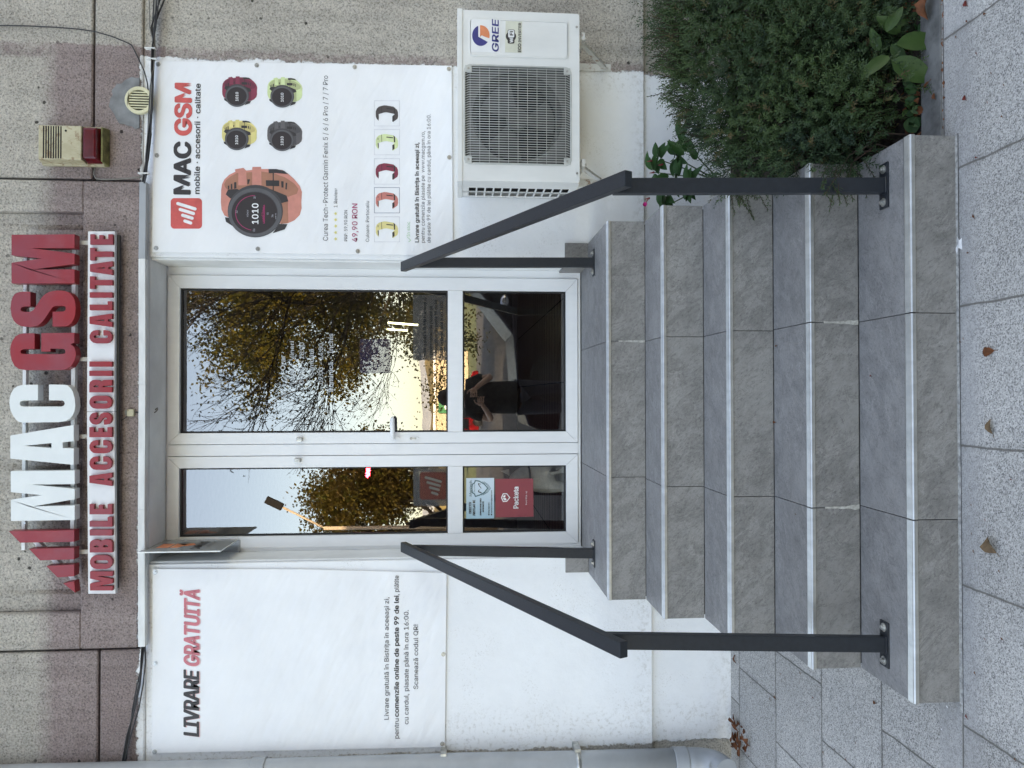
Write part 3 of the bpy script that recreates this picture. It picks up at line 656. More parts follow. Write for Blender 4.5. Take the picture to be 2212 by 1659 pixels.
# ================================================================== BIG LETTER SIGN
def zA(p): return (.16275*p[0], 486+.16275*p[1])
def zB(p): return (.16275*p[0], 756+.16275*p[1])
def zC(p): return (.16275*p[0], 1026+.16275*p[1])
def solid(name, loops, tr, y0, dep, mat, par, bev=.0012):
    lp = [[tr(p) for p in l] for l in loops]; m = MB()
    def f1(u, v): q = P(u, v, y=y0); q.y = y0+dep; return q
    m.prism(lp, lambda u, v: P(u, v, y=y0), f1); return m.build(name, mat, par, bev, 1)
LY, LD = .415, .05
t = thing('letter_sign', 'large raised white and red shop name letters with four red bars', 'sign', (0, .48, 2.72))
Gs = [(460, 1437), (460, 1645), (310, 1648), (278, 1662), (272, 1685), (282, 1706), (320, 1712), (830, 1712), (862, 1700), (868, 1680), (858, 1655), (835, 1642), (670, 1640), (670, 1680), (545, 1680), (545, 1435), (987, 1430), (987, 1562), (937, 1580), (985, 1620), (1005, 1680), (1008, 1730), (990, 1800), (940, 1880), (860, 1920), (700, 1925), (330, 1925), (250, 1912), (190, 1870), (150, 1790), (133, 1690), (138, 1600), (160, 1540), (200, 1480), (250, 1450), (310, 1437)]
Ss = [(405, 885), (405, 1080), (330, 1080), (290, 1090), (272, 1115), (280, 1140), (310, 1152), (400, 1152), (440, 1130), (500, 1040), (560, 950), (600, 915), (650, 888), (700, 875), (760, 868), (820, 869), (880, 880), (930, 905), (970, 950), (995, 1010), (1007, 1100), (1000, 1180), (985, 1240), (950, 1300), (910, 1332), (870, 1344), (695, 1348), (695, 1150), (830, 1148), (862, 1135), (872, 1110), (862, 1082), (830, 1072), (740, 1072), (700, 1090), (650, 1160), (590, 1250), (550, 1300), (500, 1335), (420, 1352), (330, 1350), (270, 1340), (220, 1312), (180, 1270), (150, 1205), (137, 1110), (147, 1010), (165, 960), (190, 920), (220, 900), (260, 888), (300, 884)]
Cs = [(505, 460), (505, 668), (300, 672), (272, 685), (262, 712), (272, 738), (300, 752), (820, 750), (850, 735), (858, 712), (850, 685), (825, 670), (648, 668), (648, 458), (850, 460), (900, 473), (940, 510), (970, 560), (992, 640), (1000, 740), (990, 810), (970, 860), (935, 905), (880, 940), (780, 958), (300, 965), (250, 955), (210, 925), (170, 870), (138, 800), (122, 710), (128, 630), (148, 570), (180, 515), (230, 480), (300, 462)]
solid('letter', [[(150, 128), (990, 122), (990, 305), (430, 307), (990, 380), (990, 515), (440, 590), (990, 588), (990, 772), (150, 775), (150, 500), (545, 445), (150, 400)]], zA, LY, LD, 'let_red', t)
solid('letter', [Ss], zA, LY, LD, 'let_red', t); solid('letter', [Gs], zA, LY, LD, 'let_red', t)
solid('letter', [Cs], zB, LY, LD, 'let_white', t)
solid('letter', [[(135, 1135), (980, 995), (980, 1210), (833, 1225), (833, 1300), (980, 1305), (980, 1525), (135, 1442)], [(325, 1272), (682, 1235), (682, 1303)]], zB, LY, LD, 'let_white', t)
solid('letter', [[(140, -50), (992, -60), (992, 122), (420, 128), (992, 185), (992, 322), (435, 418), (992, 405), (992, 598), (142, 612), (142, 330), (545, 268), (142, 228)]], zC, LY, LD, 'let_white', t)
for b in ([(115, 748), (985, 735), (985, 888), (265, 900)], [(382, 982), (985, 968), (985, 1120), (530, 1135)], [(612, 1210), (985, 1190), (985, 1345), (760, 1360)], [(835, 1440), (985, 1412), (1000, 1565)]): solid('slanted_bar', [b], zC, LY, LD, 'let_red', t)
m = MB()
for a, b in ((50, 57.5), (154.5, 163)):
    za, zb_ = P(a, 800, y=.47).z, P(b, 800, y=.47).z; m.box(.84, -.70 if a < 100 else -.86, .4655, .49, zb_, za)
a, b = P(66, 1160, y=.47), P(165, 1255, y=.47); m.bar((a.x, .479, a.z), (b.x, .479, b.z), .02, .028, up=(0, 1, 0)); split(m, 'mounting_rail', 'edge_white', t, .001)
m = MB()
for dy in (524, 776, 943, 1192): q = P(170, dy, y=.478); m.box(q.x-.010, q.x+.010, .476, .484, q.z-.06, q.z+.035)
split(m, 'hanger_strap', 'bracket', t)
m = MB()
for dy in (626, 915, 1130): q = P(53.5, dy, y=.4655); m.disc((q.x, .4655, q.z), .006, 'y', .003, 12)
split(m, 'screw', 'screw', t)

# ------------------------------------------------------------------ long tagline sign, glyphs in a 49 px high box
def arc(cx, cy, rx, ry, a0, a1, n=7): return [(cx+rx*math.cos(rad(a0+(a1-a0)*k/n)), cy+ry*math.sin(rad(a0+(a1-a0)*k/n))) for k in range(n+1)]
def glyph(ch, w):
    H = 49.; t_ = 11.5
    if ch == 'I': return [[(0, 0), (w, 0), (w, H), (0, H)]]
    if ch == 'E': return [[(0, 0), (w, 0), (w, 10), (t_, 10), (t_, 20), (w*.92, 20), (w*.92, 29.5), (t_, 29.5), (t_, 39), (w, 39), (w, H), (0, H)]]
    if ch == 'L': return [[(0, 0), (w, 0), (w, 10), (t_+.5, 10), (t_+.5, H), (0, H)]]
    if ch == 'T': a = (w-t_)/2; return [[(a, 0), (a+t_, 0), (a+t_, 38), (w, 38), (w, H), (0, H), (0, 38), (a, 38)]]
    if ch == 'A': return [[(0, 0), (w*.38, 0), (w*.42, 9), (w*.58, 9), (w*.62, 0), (w, 0), (w*.76, H), (w*.24, H)], [(w*.44, 17), (w*.56, 17), (w*.5, 37)]]
    if ch == 'M': return [[(0, 0), (w*.235, 0), (w*.225, 34), (w*.37, 0), (w*.60, 0), (w*.76, 34), (w*.76, 0), (w, 0), (w, H), (w*.63, H), (w*.49, 24), (w*.36, H), (0, H)]]
    r = w/2; ir = (w-2*t_)/2
    if ch == 'O': return [arc(r, H-r, r, r, 0, 180)+arc(r, r, r, r, 180, 360), (arc(r, H-t_+2-ir, ir, ir, 0, 180)+arc(r, t_-2+ir, ir, ir, 180, 360))]
    if ch == 'C': return [arc(r, H-r, r, r, 0, 180)+arc(r, r, r, r, 180, 360)+[(w, 19), (w-t_, 19)]+arc(r, t_-2+ir, ir, ir, 0, -180)+arc(r, H-t_+2-ir, ir, ir, 180, 0)+[(w-t_, 29.5), (w, 29.5)]]
    if ch == 'S':
        return [[(w, 33), (w, H-r)]+arc(r, H-r, r, r, 0, 180)+[(0, 34), (w*.10, 28), (w*.56, 18.5)]+arc(r, t_-1+ir, ir, ir, 0, -180)+[(t_, 17.5), (0, 17.5), (0, r)]+arc(r, r, r, r, 180, 360)+[(w, 17), (w*.88, 24), (w*.42, 31.5)]+arc(r, H-t_+1-ir, ir, ir, 180, 0)+[(w-t_, 33)]]
    if ch == 'R': return [[(0, 0), (t_, 0), (t_, 20), (w-t_-2, 19), (w-t_-1, 0), (w, 0), (w-.5, 18), (w-4, 23.5), (w-1, 28), (w, 36), (w-1, 42), (w-5, 47.5), (w-10, H), (0, H)], [(t_, 29), (w-t_-2, 29.5), (w-t_, 34), (w-t_-2, 40), (t_, 40)]]
    if ch == 'B': return [[(0, 0), (w-8, 0), (w-3, 2), (w, 8), (w, 17), (w-2, 23), (w-5, 25.5), (w-2, 28), (w-.5, 34), (w-1, 42), (w-5, 47.5), (w-10, H), (0, H)], [(t_, 9.5), (w-t_-2, 9.5), (w-t_, 14), (w-t_-2, 20), (t_, 20)], [(t_, 30), (w-t_-3, 30), (w-t_-1.5, 34.5), (w-t_-3, 39.5), (t_, 39.5)]]
t = thing('tagline_sign', 'long white panel sign with small raised red lettering under the big letters', 'sign', (0, .49, 2.46))
for lp in ([(190, 499.5), (248.3, 499.5), (247, 888.8), (187.6, 888.6)], [(187.6, 889.4), (247, 889.6), (249.5, 1282.5), (190.2, 1282.8)]):
    def f1(u, v): q = P(u, v, y=.447); q.y = .470; return q
    MB().prism([lp], lambda u, v: P(u, v, y=.447), f1).build('panel', 'panel_white', t, .0015, 1)
bk = MB(); bk.box(-.90, .88, .4705, .488, 2.40, 2.505); bk.build('back_frame', 'dark_gap', t)
word = [('E', 505.9, 528), ('T', 535.1, 562.2), ('A', 563.8, 593.7), ('T', 596.7, 623.7), ('I', 631.2, 642.7), ('L', 650.7, 669.9), ('A', 677.2, 706.5), ('C', 713, 741.5),
        ('I', 780.7, 792.1), ('I', 800.8, 812.1), ('R', 820.3, 847.6), ('O', 854.8, 882.9), ('S', 890.8, 917.4), ('E', 922.8, 944.5), ('C', 950.8, 979.3), ('C', 986, 1015.1), ('A', 1021, 1050),
        ('E', 1089.1, 1111.1), ('L', 1116.8, 1138), ('I', 1144, 1157.2), ('B', 1165.2, 1193.6), ('O', 1199.3, 1229.4), ('M', 1234.6, 1275.8)]
for ch, a, b in word:
    base = 242-2.2*abs((a-890)/390)*0 + (1.2 if a > 1000 else 0)*(a-1000)/250 + 1.*max(0, (700-a)/200)
    base = 241.6 + (2.0*((a-890)/385)**2)
    solid('letter', glyph(ch, b-a), lambda p, b=b, base=base: (base-p[1], b-p[0]), .429, .0175, 'let_red', t, .0008)

# ================================================================== BANNERS
def eyelets(t, pts, y):
    for dx, dy in pts:
        c = P(dx, dy, y=y); m = MB(); m.disc(c, .0115, 'y', .0022, 20); m.disc((c.x, c.y-.002, c.z), .0055, 'y', .004, 12)
        e = m.build('eyelet_screw', 'screw', t)
def sheet(t, corners, y, th):
    def f1(u, v): q = P(u, v, y=y); q.y = y+th; return q
    return MB().prism([corners], lambda u, v: P(u, v, y=y), f1).build('sheet', 'vinyl', t, .0015, 1)
YB = .517
t = thing('watch_banner', 'white advertising banner with colourful watches and price lettering', 'banner', P(650, 340, y=YB))
sheet(t, [(327.7, 544.3), (979, 551.7), (976.3, 141.7), (640, 136), (333.3, 130.7)], YB, .01)
yb = YB-.0012
eyelets(t, [(341.7, 139), (339, 335.7), (337.3, 536), (554.7, 141), (766.3, 145), (969.7, 149), (970.7, 340), (557, 537.7), (773, 542.7)], YB-.0002)
pshape(MB(), [rrect(368.7, 428, 436.3, 493.9, 8)], yb, .0006).build('logo_square', 'ink_red', t)
m = MB()
def z7(x, y): return (356.4+.2148*x, 162+.2148*y)
for a, b in (((129, 1293), (302, 1347)), ((153, 1352), (286, 1393)), ((177, 1410), (273, 1440)), ((200, 1468), (258, 1488))): pshape(m, [capsule(z7(*a), z7(*b), 3.4)], yb-.0007, .0004)
m.build('logo_bars', 'ink_white', t)
text('shop_name', 'MAC', 410.6, 417.6, 309, 34.5, yb, 'ink', t, bold=.048, dxbR=411.6)
text('shop_name', 'GSM', 412.6, 290.5, 182.5, 34.5, yb, 'ink_red', t, bold=.048, dxbR=413.4)
text('tagline', 'mobile · accesorii · calitate', 431, 418.7, 181, 11.6, yb, 'ink', t, bold=.02, dxbR=433.2)
text('text_line', 'Curea Tech-Protect Garmin Fenix 5 / 6 / 6 Pro / 7 / 7 Pro', 708.3, 520, 163.5, 10.6, yb, 'ink_soft', t)
text('text_line', '1 Review', 728.7, 448, 407, 7.6, yb, 'ink_soft', t)
text('text_line', 'PRP: 59,90 RON', 750.3, 521, 454, 7.0, yb, 'ink_soft', t)
text('price', '49,90 RON', 772, 522.3, 440, 11.5, yb, 'ink_mag', t, bold=.006)
text('text_line', 'Culoare: Portocaliu', 797.3, 522.3, 434.3, 7.3, yb, 'ink_soft', t)
text('stock_note', 'In stoc', 885.7, 511, 479, 7.0, yb, 'ink_grn', t)
pshape(MB(), [[(882, 522), (886.5, 519), (879, 512), (879.8, 511.3), (888, 519), (883, 523)]], yb, .0004).build('tick_mark', 'ink_grn', t)
text('text_line', 'Livrare gratuită în Bistrița în aceeași zi,', 904.7, 523.3, 308.3, 8.2, yb, 'ink', t, bold=.022)
text('text_line', 'pentru comenzile plasate pe  www.macgsm.ro,', 917.3, 524.3, 283.3, 8.0, yb, 'ink_soft', t)
text('text_line', 'de peste 99 de lei plătite cu cardul, până în ora 16:00.', 930, 524.3, 246.7, 8.0, yb, 'ink_soft', t)
for q in range(5):
    cy = (1548, 1507, 1465, 1424, 1384)[q]/3; pts = []
    for i in range(10): rr = 4.6 if i % 2 == 0 else 1.9; an = rad(180+36*i); pts.append((725+rr*math.cos(an), cy+rr*math.sin(an)))
    pshape(MB(), [pts], yb, .0004).build('star', 'ink_yel', t)
def inkm(nm, c): M[nm] = simple(nm, c, .5, var=.08); return nm
def watch(ox, oy, s, name, c, cd_):
    tr = lambda p: (ox+.1302*s*(p[0]-755), oy+.1302*s*(p[1]-870))
    w_ = sub(name, t); a, b = inkm(name+'_strap', c), inkm(name+'_inner', cd_)
    outer = [(185, 500), (200, 400), (240, 320), (320, 245), (420, 195), (415, 155), (555, 130), (600, 175), (700, 165), (703, 115), (845, 113), (852, 150), (970, 150), (1200, 165), (1300, 230), (1400, 320), (1490, 430), (1525, 530), (1515, 700), (1520, 800), (1490, 910), (1400, 1000), (1290, 1050), (1180, 1060), (900, 900), (500, 900), (300, 950), (240, 920), (190, 820), (180, 700)]
    inner = [(235, 400), (270, 330), (350, 265), (450, 215), (850, 190), (1040, 215), (1250, 290), (1400, 390), (1470, 480), (1440, 560), (1300, 610), (1000, 560), (600, 520), (300, 500), (250, 450)]
    pshape(MB(), [[tr(p) for p in outer]], yb, .0005).build('strap', a, w_); m = MB(); pshape(m, [[tr(p) for p in inner]], yb-.0003, .0003)
    pshape(m, [[tr(p) for p in [(1190, 700), (1290, 680), (1300, 1040), (1180, 1060)]]], yb-.0003, .0003); m.build('strap_inside', b, w_)
    m = MB()
    for p in ([(470, 200), (600, 180), (612, 420), (470, 420)], [(700, 165), (850, 160), (855, 420), (700, 420)]): pshape(m, [[tr(q) for q in p]], yb-.0006, .0003)
    split(m, 'strap_loop', a, w_); m = MB()
    for p in ([(970, 150), (1100, 150), (1230, 178), (1300, 235), (1100, 215), (975, 220)], [(925, 335), (1150, 340), (1150, 435), (930, 430)], [(1040, 215), (1058, 215), (1058, 560), (1040, 560)],
              [(260, 570), (300, 490), (450, 480), (600, 560), (340, 640)], [(1000, 480), (1270, 590), (1300, 685), (1150, 725)], [(248, 950), (330, 960), (460, 1150), (265, 1025)], [(1150, 1060), (1285, 1065), (1240, 1150), (1040, 1215)],
              [(620, 320), (665, 320), (640, 400), (620, 400)], [(1180, 350), (1222, 355), (1220, 460), (1185, 455)], [(1255, 375), (1282, 380), (1275, 490), (1250, 485)], [(400, 370), (438, 365), (440, 470), (400, 480)], [(345, 400), (370, 392), (372, 480), (345, 485)], [(295, 430), (320, 420), (320, 480), (300, 485)]):
        pshape(m, [[tr(q) for q in p]], yb-.0008, .0003)
    m.build('fittings', 'ink', w_)
    pshape(MB(), [[tr(p) for p in ell(752, 848, 458, 436)]], yb-.0011, .0003).build('case', inkm(name+'_case', (.055, .052, .056)), w_)
    m = MB(); pshape(m, [[tr(p) for p in ell(745, 868, 445, 405)], [tr(p) for p in ell(740, 872, 385, 350)]], yb-.0014, .0003); m.build('bezel', inkm(name+'_bezel', (.10, .098, .105)), w_)
    pshape(MB(), [[tr(p) for p in ell(738, 878, 378, 342)]], yb-.0014, .0003).build('dial', inkm(name+'_dial', (.028, .02, .022)), w_)
    A = tr((802, 1060)); Bq = tr((802, 722)); text('time_digits', '1010', A[0], A[1], Bq[1],   .1302*s*104, yb-.0018, 'ink_white', w_, bold=.018)
    if s > .9:
        for body, p0, p1, ch in (('FÉNIX', (638, 942), (638, 826), 24), ('12', (455, 880), (455, 840), 34), ('18', (757, 640), (757, 608), 34), ('06', (747, 1185), (747, 1140), 34), ('24', (1050, 950), (1050, 905), 30), ('01', (970, 905), (970, 868), 28), ('GARMIN', (1100, 980), (1100, 885), 18)):
            a_ = tr(p0); b_ = tr(p1); text('dial_digits', body, a_[0], a_[1], b_[1], ch*.1302, yb-.0018, 'ink_line', w_)
        m = MB()
        for k in range(26):
            hgt = 14+abs(math.sin(k*1.7))*46*(1-abs(k-13)/18); p = [(910, 745+k*12), (910, 753+k*12), (910-hgt, 753+k*12), (910-hgt, 745+k*12)]; pshape(m, [[tr(q) for q in p]], yb-.0018, .0002)
        for k in range(26): an = rad(100+k*6.6); an2 = rad(100+(k+1)*6.6); pshape(m, [[tr((738+f*math.cos(q), 878+f*math.sin(q)*.92)) for f, q in ((318, an), (318, an2), (308, an2), (308, an))]], yb-.0018, .0002)
        m.build('dial_graph', 'ink_mag', w_)
watch(453.6+.1302*755, 345.6+.1302*870, 1, 'large_watch_print', (.62, .24, .19), (.40, .17, .11))
SM = .432
for nm, cx, cy, c, c2 in (('dark_red_watch_print', 450, 432, (.26, .035, .07), (.17, .025, .05)), ('pale_green_watch_print', 1200, 445, (.62, .72, .38), (.42, .47, .24)), ('yellow_watch_print', 445, 1152, (.74, .64, .26), (.55, .45, .18)), ('grey_watch_print', 1198, 1167, (.12, .11, .115), (.08, .075, .08))):
    watch(453.6+.1302*cx+0, 151.2+.1302*cy, SM, nm, c, c2)
bands = [(217.3, 272.3, (.075, .06, .06), 'grey'), (279.3, 334.7, (.62, .70, .38), 'green'), (342.3, 398, (.24, .03, .06), 'red'), (404.7, 460.3, (.60, .20, .17), 'coral'), (468, 522.7, (.72, .62, .28), 'yellow')]
for a, b, c, nm in bands:
    w_ = sub('strap_print', t); lw = .55 if nm != 'coral' else .8
    pshape(MB(), [[(808.3, a), (863.3, a), (863.3, b), (808.3, b)], [(808.3+lw, a+lw), (863.3-lw, a+lw), (863.3-lw, b-lw), (808.3+lw, b-lw)]], yb, .0004).build('print_border', 'ink_line' if nm != 'coral' else 'ink_dkblue', w_)
    tr = lambda p: (808.3+(p[0]-293)*.105, a+(p[1]-215)*.105)
    mm = inkm('strap_'+nm, c); m = MB()
    pshape(m, [[tr(p) for p in [(323, 485), (325, 430), (350, 375), (390, 340), (440, 325), (495, 312), (550, 315), (620, 328), (690, 340), (715, 365), (760, 400), (782, 450), (785, 540), (770, 590), (680, 655), (665, 640), (665, 540), (715, 490), (600, 465), (540, 455), (495, 460), (385, 492), (388, 570), (382, 628), (345, 590), (325, 540)]]], yb, .0005)
    m.build('strap', mm, w_); m = MB()
    for p in ([(690, 345), (722, 365), (725, 480), (700, 485)], [(545, 365), (680, 380), (680, 400), (545, 385)], [(665, 540), (710, 520), (712, 610), (670, 650)], [(365, 500), (385, 498), (386, 600), (372, 600)], [(440, 325), (448, 325), (455, 470), (445, 475)], [(365, 390), (378, 388), (378, 430), (366, 432)]): pshape(m, [[tr(q) for q in p]], yb-.0004, .0003)
    m.build('strap_holes', 'ink', w_)

t = thing('delivery_banner', 'white free delivery banner with bold black and pink heading', 'banner', P(650, 1420, y=YB))
sheet(t, [(328, 1627.7), (961.3, 1614.3), (965.3, 1237.7), (650, 1230), (329.3, 1228.7)], YB, .01)
eyelets(t, [(335.7, 1236), (336, 1433), (334, 1624), (957.7, 1413.3), (955.3, 1607)], YB-.0002)
def two(body, dxb, a, b, mat, dR):
    text('heading_shadow', body, dxb+2, a+.5, b+.5, 32, yb+.0002, 'ink_shadow', t, bold=.035, slant=.16, dxbR=dR+2); text('heading', body, dxb, a, b, 32, yb-.0008, mat, t, bold=.032, slant=.16, dxbR=dR)
two('LIVRARE', 429.3, 1590, 1452, 'ink', 429.3); two('GRATUITĂ', 429.8, 1439, 1275, 'ink_pinkred', 430.3)
text('text_line', 'Livrare gratuită în Bistrița în aceeași zi,', 839.7, 1554.3, 1290.3, 9.8, yb, 'ink_soft', t, bold=.004)
text('text_line', 'pentru', 861.5, 1595.3, 1552, 9.8, yb, 'ink_soft', t, bold=.004); text('text_line', 'comenzile online de peste 99 de lei', 861.3, 1548, 1287, 9.8, yb, 'ink', t, bold=.03); text('text_line', ', plătite', 861.3, 1285.5, 1243.3, 9.8, yb, 'ink_soft', t, bold=.004)
text('text_line', 'cu cardul, plasate până în ora 16:00.', 882.3, 1564.3, 1317.7, 9.8, yb, 'ink_soft', t, bold=.004)
text('text_line', 'Scanează codul QR!', 903, 1488.3, 1349.3, 9.8, yb, 'ink_soft', t, bold=.004)

# ================================================================== AIR CONDITIONER
FA, BA = .16, .46; ax0, ax1, az0, az1 = 1.1005, 1.928, .103, .694
t = thing('air_conditioner', 'white outdoor air conditioner unit with round fan behind wire grille', 'air conditioner', ((ax0+ax1)/2, .3, az0))
gx0, gx1, gz0, gz1 = 1.1805, 1.664, .143, .666
fr = MB(); hole = [(x, z) for x, z in rrect(gx0, gz0, gx1, gz1, .035)]
outr = rrect(ax0, az0, ax1, az1-.006, .012)
fr.prism([outr, hole], lambda u, v: (u, FA, v), lambda u, v: (u, FA+.022, v)); fr.build('front_panel', 'ac', t, .0025, 2)
cb = MB(); cb.box(ax1-.004, ax1, FA+.02, BA, az0+.004, az1-.006); cb.box(ax0+.01, ax1, FA+.02, BA, az0, az0+.006); cb.box(ax0, ax1, BA-.004, BA, az0, az1-.006)
# left cheek with louvre openings
rows, z0_, z1_ = 12, az0+.03, az1-.05; hz_ = (z1_-z0_)/rows
cb.box(ax0, ax0+.004, FA+.02, FA+.12, az0, az1-.006); cb.box(ax0, ax0+.004, FA+.275, BA, az0, az1-.006); cb.box(ax0, ax0+.004, FA+.193, FA+.202, az0, az1-.006)
for q in range(rows+1): cb.box(ax0, ax0+.004, FA+.12, FA+.275, z0_+q*hz_-.004, z0_+q*hz_+.004)
cb.box(ax0, ax0+.004, FA+.12, FA+.275, az0, z0_-.004); cb.box(ax0, ax0+.004, FA+.12, FA+.275, z1_+.004, az1-.006)
cb.build('casing', 'ac', t)
bx('top_cover', 'ac', t, ax0-.004, ax1+.004, FA-.005, BA+.003, az1-.022, az1+.004, .004)
bx('interior', 'black', t, ax0+.03, ax1-.005, FA+.14, BA-.006, az0+.008, az1-.008)
# raised service panel, grooves
sp = MB(); po = [(x, z) for x, z in rrect(1.703, .158, 1.886, .640, .018)]; pi_ = [(x, z) for x, z in rrect(1.709, .164, 1.880, .634, .014)]
sp.prism([po, pi_], lambda u, v: (u, FA-.005, v), lambda u, v: (u, FA-.0005, v)); sp.build('service_panel_rim', 'ac', t, .0015, 2)
MB().prism([[(x, z) for x, z in rrect(1.7095, .1645, 1.8795, .6335, .014)]], lambda u, v: (u, FA-.0035, v), lambda u, v: (u, FA-.0005, v)).build('service_panel', 'ac', t, .001, 1)
# shroud plate with round opening, fan
fc = ((gx0+gx1)/2+.005, (gz0+gz1)/2); sh = MB(); sh.prism([[(gx0-.01, gz0-.01), (gx1+.01, gz0-.01), (gx1+.01, gz1+.01), (gx0-.01, gz1+.01)], ell(fc[0], fc[1], .222, .222, 48)], lambda u, v: (u, FA+.035, v), lambda u, v: (u, FA+.040, v))
sh.build('shroud', 'shroud', t)
shr = MB(); n = 48
for k in range(n):
    a, b = 2*math.pi*k/n, 2*math.pi*(k+1)/n
    q = [(fc[0]+r_*math.cos(w_), y_, fc[1]+r_*math.sin(w_)) for w_, r_, y_ in ((a, .222, FA+.036), (b, .222, FA+.036), (b, .20, FA+.11), (a, .20, FA+.11))]; shr.add(q, [(0, 1, 2, 3)], True)
shr.build('shroud_ring', 'fan', t)
fn = MB(); fn.disc((fc[0], FA+.085, fc[1]), .052, 'y', .035, 28)
for k in range(3):
    for i in range(6):
        pts = []
        for (r_, dq) in ((.05, 0), (.19, .15)):
            for e in (0, 1): aa = rad(120*k)+ (i+e)*.17+dq*1.2; pts.append((fc[0]+r_*math.cos(aa), FA+.075+.05*(i+e)/6, fc[1]+r_*math.sin(aa)))
        fn.add([pts[0], pts[1], pts[3], pts[2]], [(0, 1, 2, 3)], True)
fn.build('fan', 'fan', t)
gr = MB(); nw = 41
for k in range(nw):
    x = gx0+.006+(gx1-gx0-.012)*k/(nw-1); e = .012 if 1 < k < nw-2 else .035
    gr.tube([(x, FA+.012, gz0+.002+e*.5), (x, FA-.004, gz0+.012+e), (x, FA-.0055, (gz0+gz1)/2), (x, FA-.004, gz1-.012-e), (x, FA+.012, gz1-.002-e*.5)], .0017, 5, False)
gr.build('grille_bars', 'ac_rib', t)
gr = MB()
for k in range(11): z = gz0+.03+(gz1-gz0-.06)*k/10; gr.tube([(gx0+.004, FA+.003, z), (gx1-.004, FA+.003, z)], .0013, 5, False)
gr.build('grille_cross_wires', 'ac_rib', t)
gf = MB(); gf.prism([rrect(gx0-.0005, gz0-.0005, gx1+.0005, gz1+.0005, .0345), rrect(gx0+.007, gz0+.007, gx1-.007, gz1-.007, .028)], lambda u, v: (u, FA-.003, v), lambda u, v: (u, FA+.012, v))
for cx, cz in ((gx1-.022, gz1-.022), (gx1-.022, gz0+.022), (gx0+.022, gz0+.022), (gx0+.022, gz1-.022)): gf.box(cx-.016, cx+.016, FA-.004, FA+.004, cz-.016, cz+.016)
gf.build('grille_frame', 'ac_rib', t, .0015, 1)
m = MB()
for cx, cz in ((gx1-.022, gz1-.022), (gx1-.022, gz0+.022), (gx0+.022, gz0+.022), (gx0+.022, gz1-.022), (1.86, .118), (1.145, .118)): m.disc((cx, FA-.004, cz), .0055, 'y', .002, 12)
split(m, 'screw', 'screw', t)
ya = FA-.0048
def z8(x, y): return (972+.14647*x, .14647*y)
lb = sub('brand_label', t)
pshape(MB(), [[z8(312, 262), z8(742, 296), z8(740, 778), z8(290, 762)]], ya, .001).build('label_sheet', 'panel_white', lb)
def circ(a0, a1, rx, ry, n=22): return [(455+rx*math.cos(rad(a0+(a1-a0)*k/n)), 525+ry*math.sin(rad(a0+(a1-a0)*k/n))) for k in range(n+1)]
pshape(MB(), [[z8(*p) for p in ([(417, 540)]+circ(38, 253, 128, 152)+[(417, 380)])]], ya-.001, .0006).build('blue_emblem', 'ink_navy', lb)
pshape(MB(), [[z8(*p) for p in ([(443, 545), (443, 372)]+circ(-88, 15, 130, 152)+[(500, 535), (470, 518)])]], ya-.001, .0006).build('orange_emblem', 'ink_orange', lb)
a, b = z8(716, 765), z8(716, 300); text('brand_name', 'GREE', a[0], a[1], b[1], 95*.14647, ya-.001, 'ink_navy', lb, bold=.028, slant=.14)
lb = sub('feature_label', t)
pshape(MB(), [[z8(822, 310), z8(1064, 318), z8(1055, 778), z8(812, 770)]], ya, .001).build('label_sheet', 'vent_cream', lb) if False else pshape(MB(), [[z8(822, 310), z8(1064, 318), z8(1055, 778), z8(812, 770)]], ya, .001).build('label_sheet', inkm('pale_label', (.62, .62, .52)), lb)
m = MB(); pshape(m, [[z8(*p) for p in ell(900, 535, 76, 74, 26)]], ya-.0008, .0004); pshape(m, [[z8(*p) for p in rrect(850, 540, 952, 642, 22)]], ya-.0009, .0004); pshape(m, [[z8(*p) for p in rrect(850, 436, 956, 560, 24)]], ya-.001, .0004); m.build('wireless_emblem', 'ink', lb)
pshape(MB(), [[z8(*p) for p in rrect(858, 443, 948, 552, 18)]], ya-.0018, .0004).build('emblem_panel', 'panel_white', lb)
a, b = z8(930, 628), z8(930, 562); text('emblem_text', 'Wi', a[0], a[1], b[1], 46*.14647, ya-.0022, 'panel_white', lb, bold=.04)
a, b = z8(930, 520), z8(930, 462); text('emblem_text', 'Fi', a[0], a[1], b[1], 46*.14647, ya-.0026, 'ink', lb, bold=.04)
a, b = z8(1047, 768), z8(1047, 645); text('text_line', 'ECO', a[0], a[1], b[1], 44*.14647, ya-.001, 'ink', lb, bold=.03)
a, b = z8(1049, 625), z8(1053, 342); text('text_line', 'INVERTER', a[0], a[1], b[1], 42*.14647, ya-.001, 'ink', lb, bold=.006)
# feet and the two wall brackets
m = MB()
for x in (1.185, 1.80): m.box(x-.03, x+.03, FA+.03, FA+.07, az0-.012, az0); m.box(x-.03, x+.03, BA-.07, BA-.03, az0-.012, az0)
split(m, 'foot', 'steel', t, .001, 1)
for x, lbl in ((1.205, 'rusty steel bracket under the left end of the air conditioner'), (1.83, 'steel bracket under the right end of the air conditioner')):
    q = thing('wall_bracket', lbl, 'bracket', (x, YW, az0-.05), 'brackets carrying the air conditioner')
    bx('arm', 'bracket', q, x-.018, x+.018, FA+.02, YW-.001, az0-.030, az0-.0125, .001)
    MB().bar((x, FA+.10, az0-.03), (x, YW-.012, az0-.19), .026, .014, up=(1, 0, 0)).build('brace', 'bracket', q, .001, 1)
    bx('wall_plate', 'bracket', q, x-.02, x+.02, YW-.007, YW-.0012, az0-.23, az0-.03, .001)
    m = MB(); m.disc((x, YW-.008, az0-.21), .007, 'y', .006, 6); m.disc((x, FA+.05, az0-.04), .007, 'z', .012, 6); split(m, 'bolt', 'steel', q)

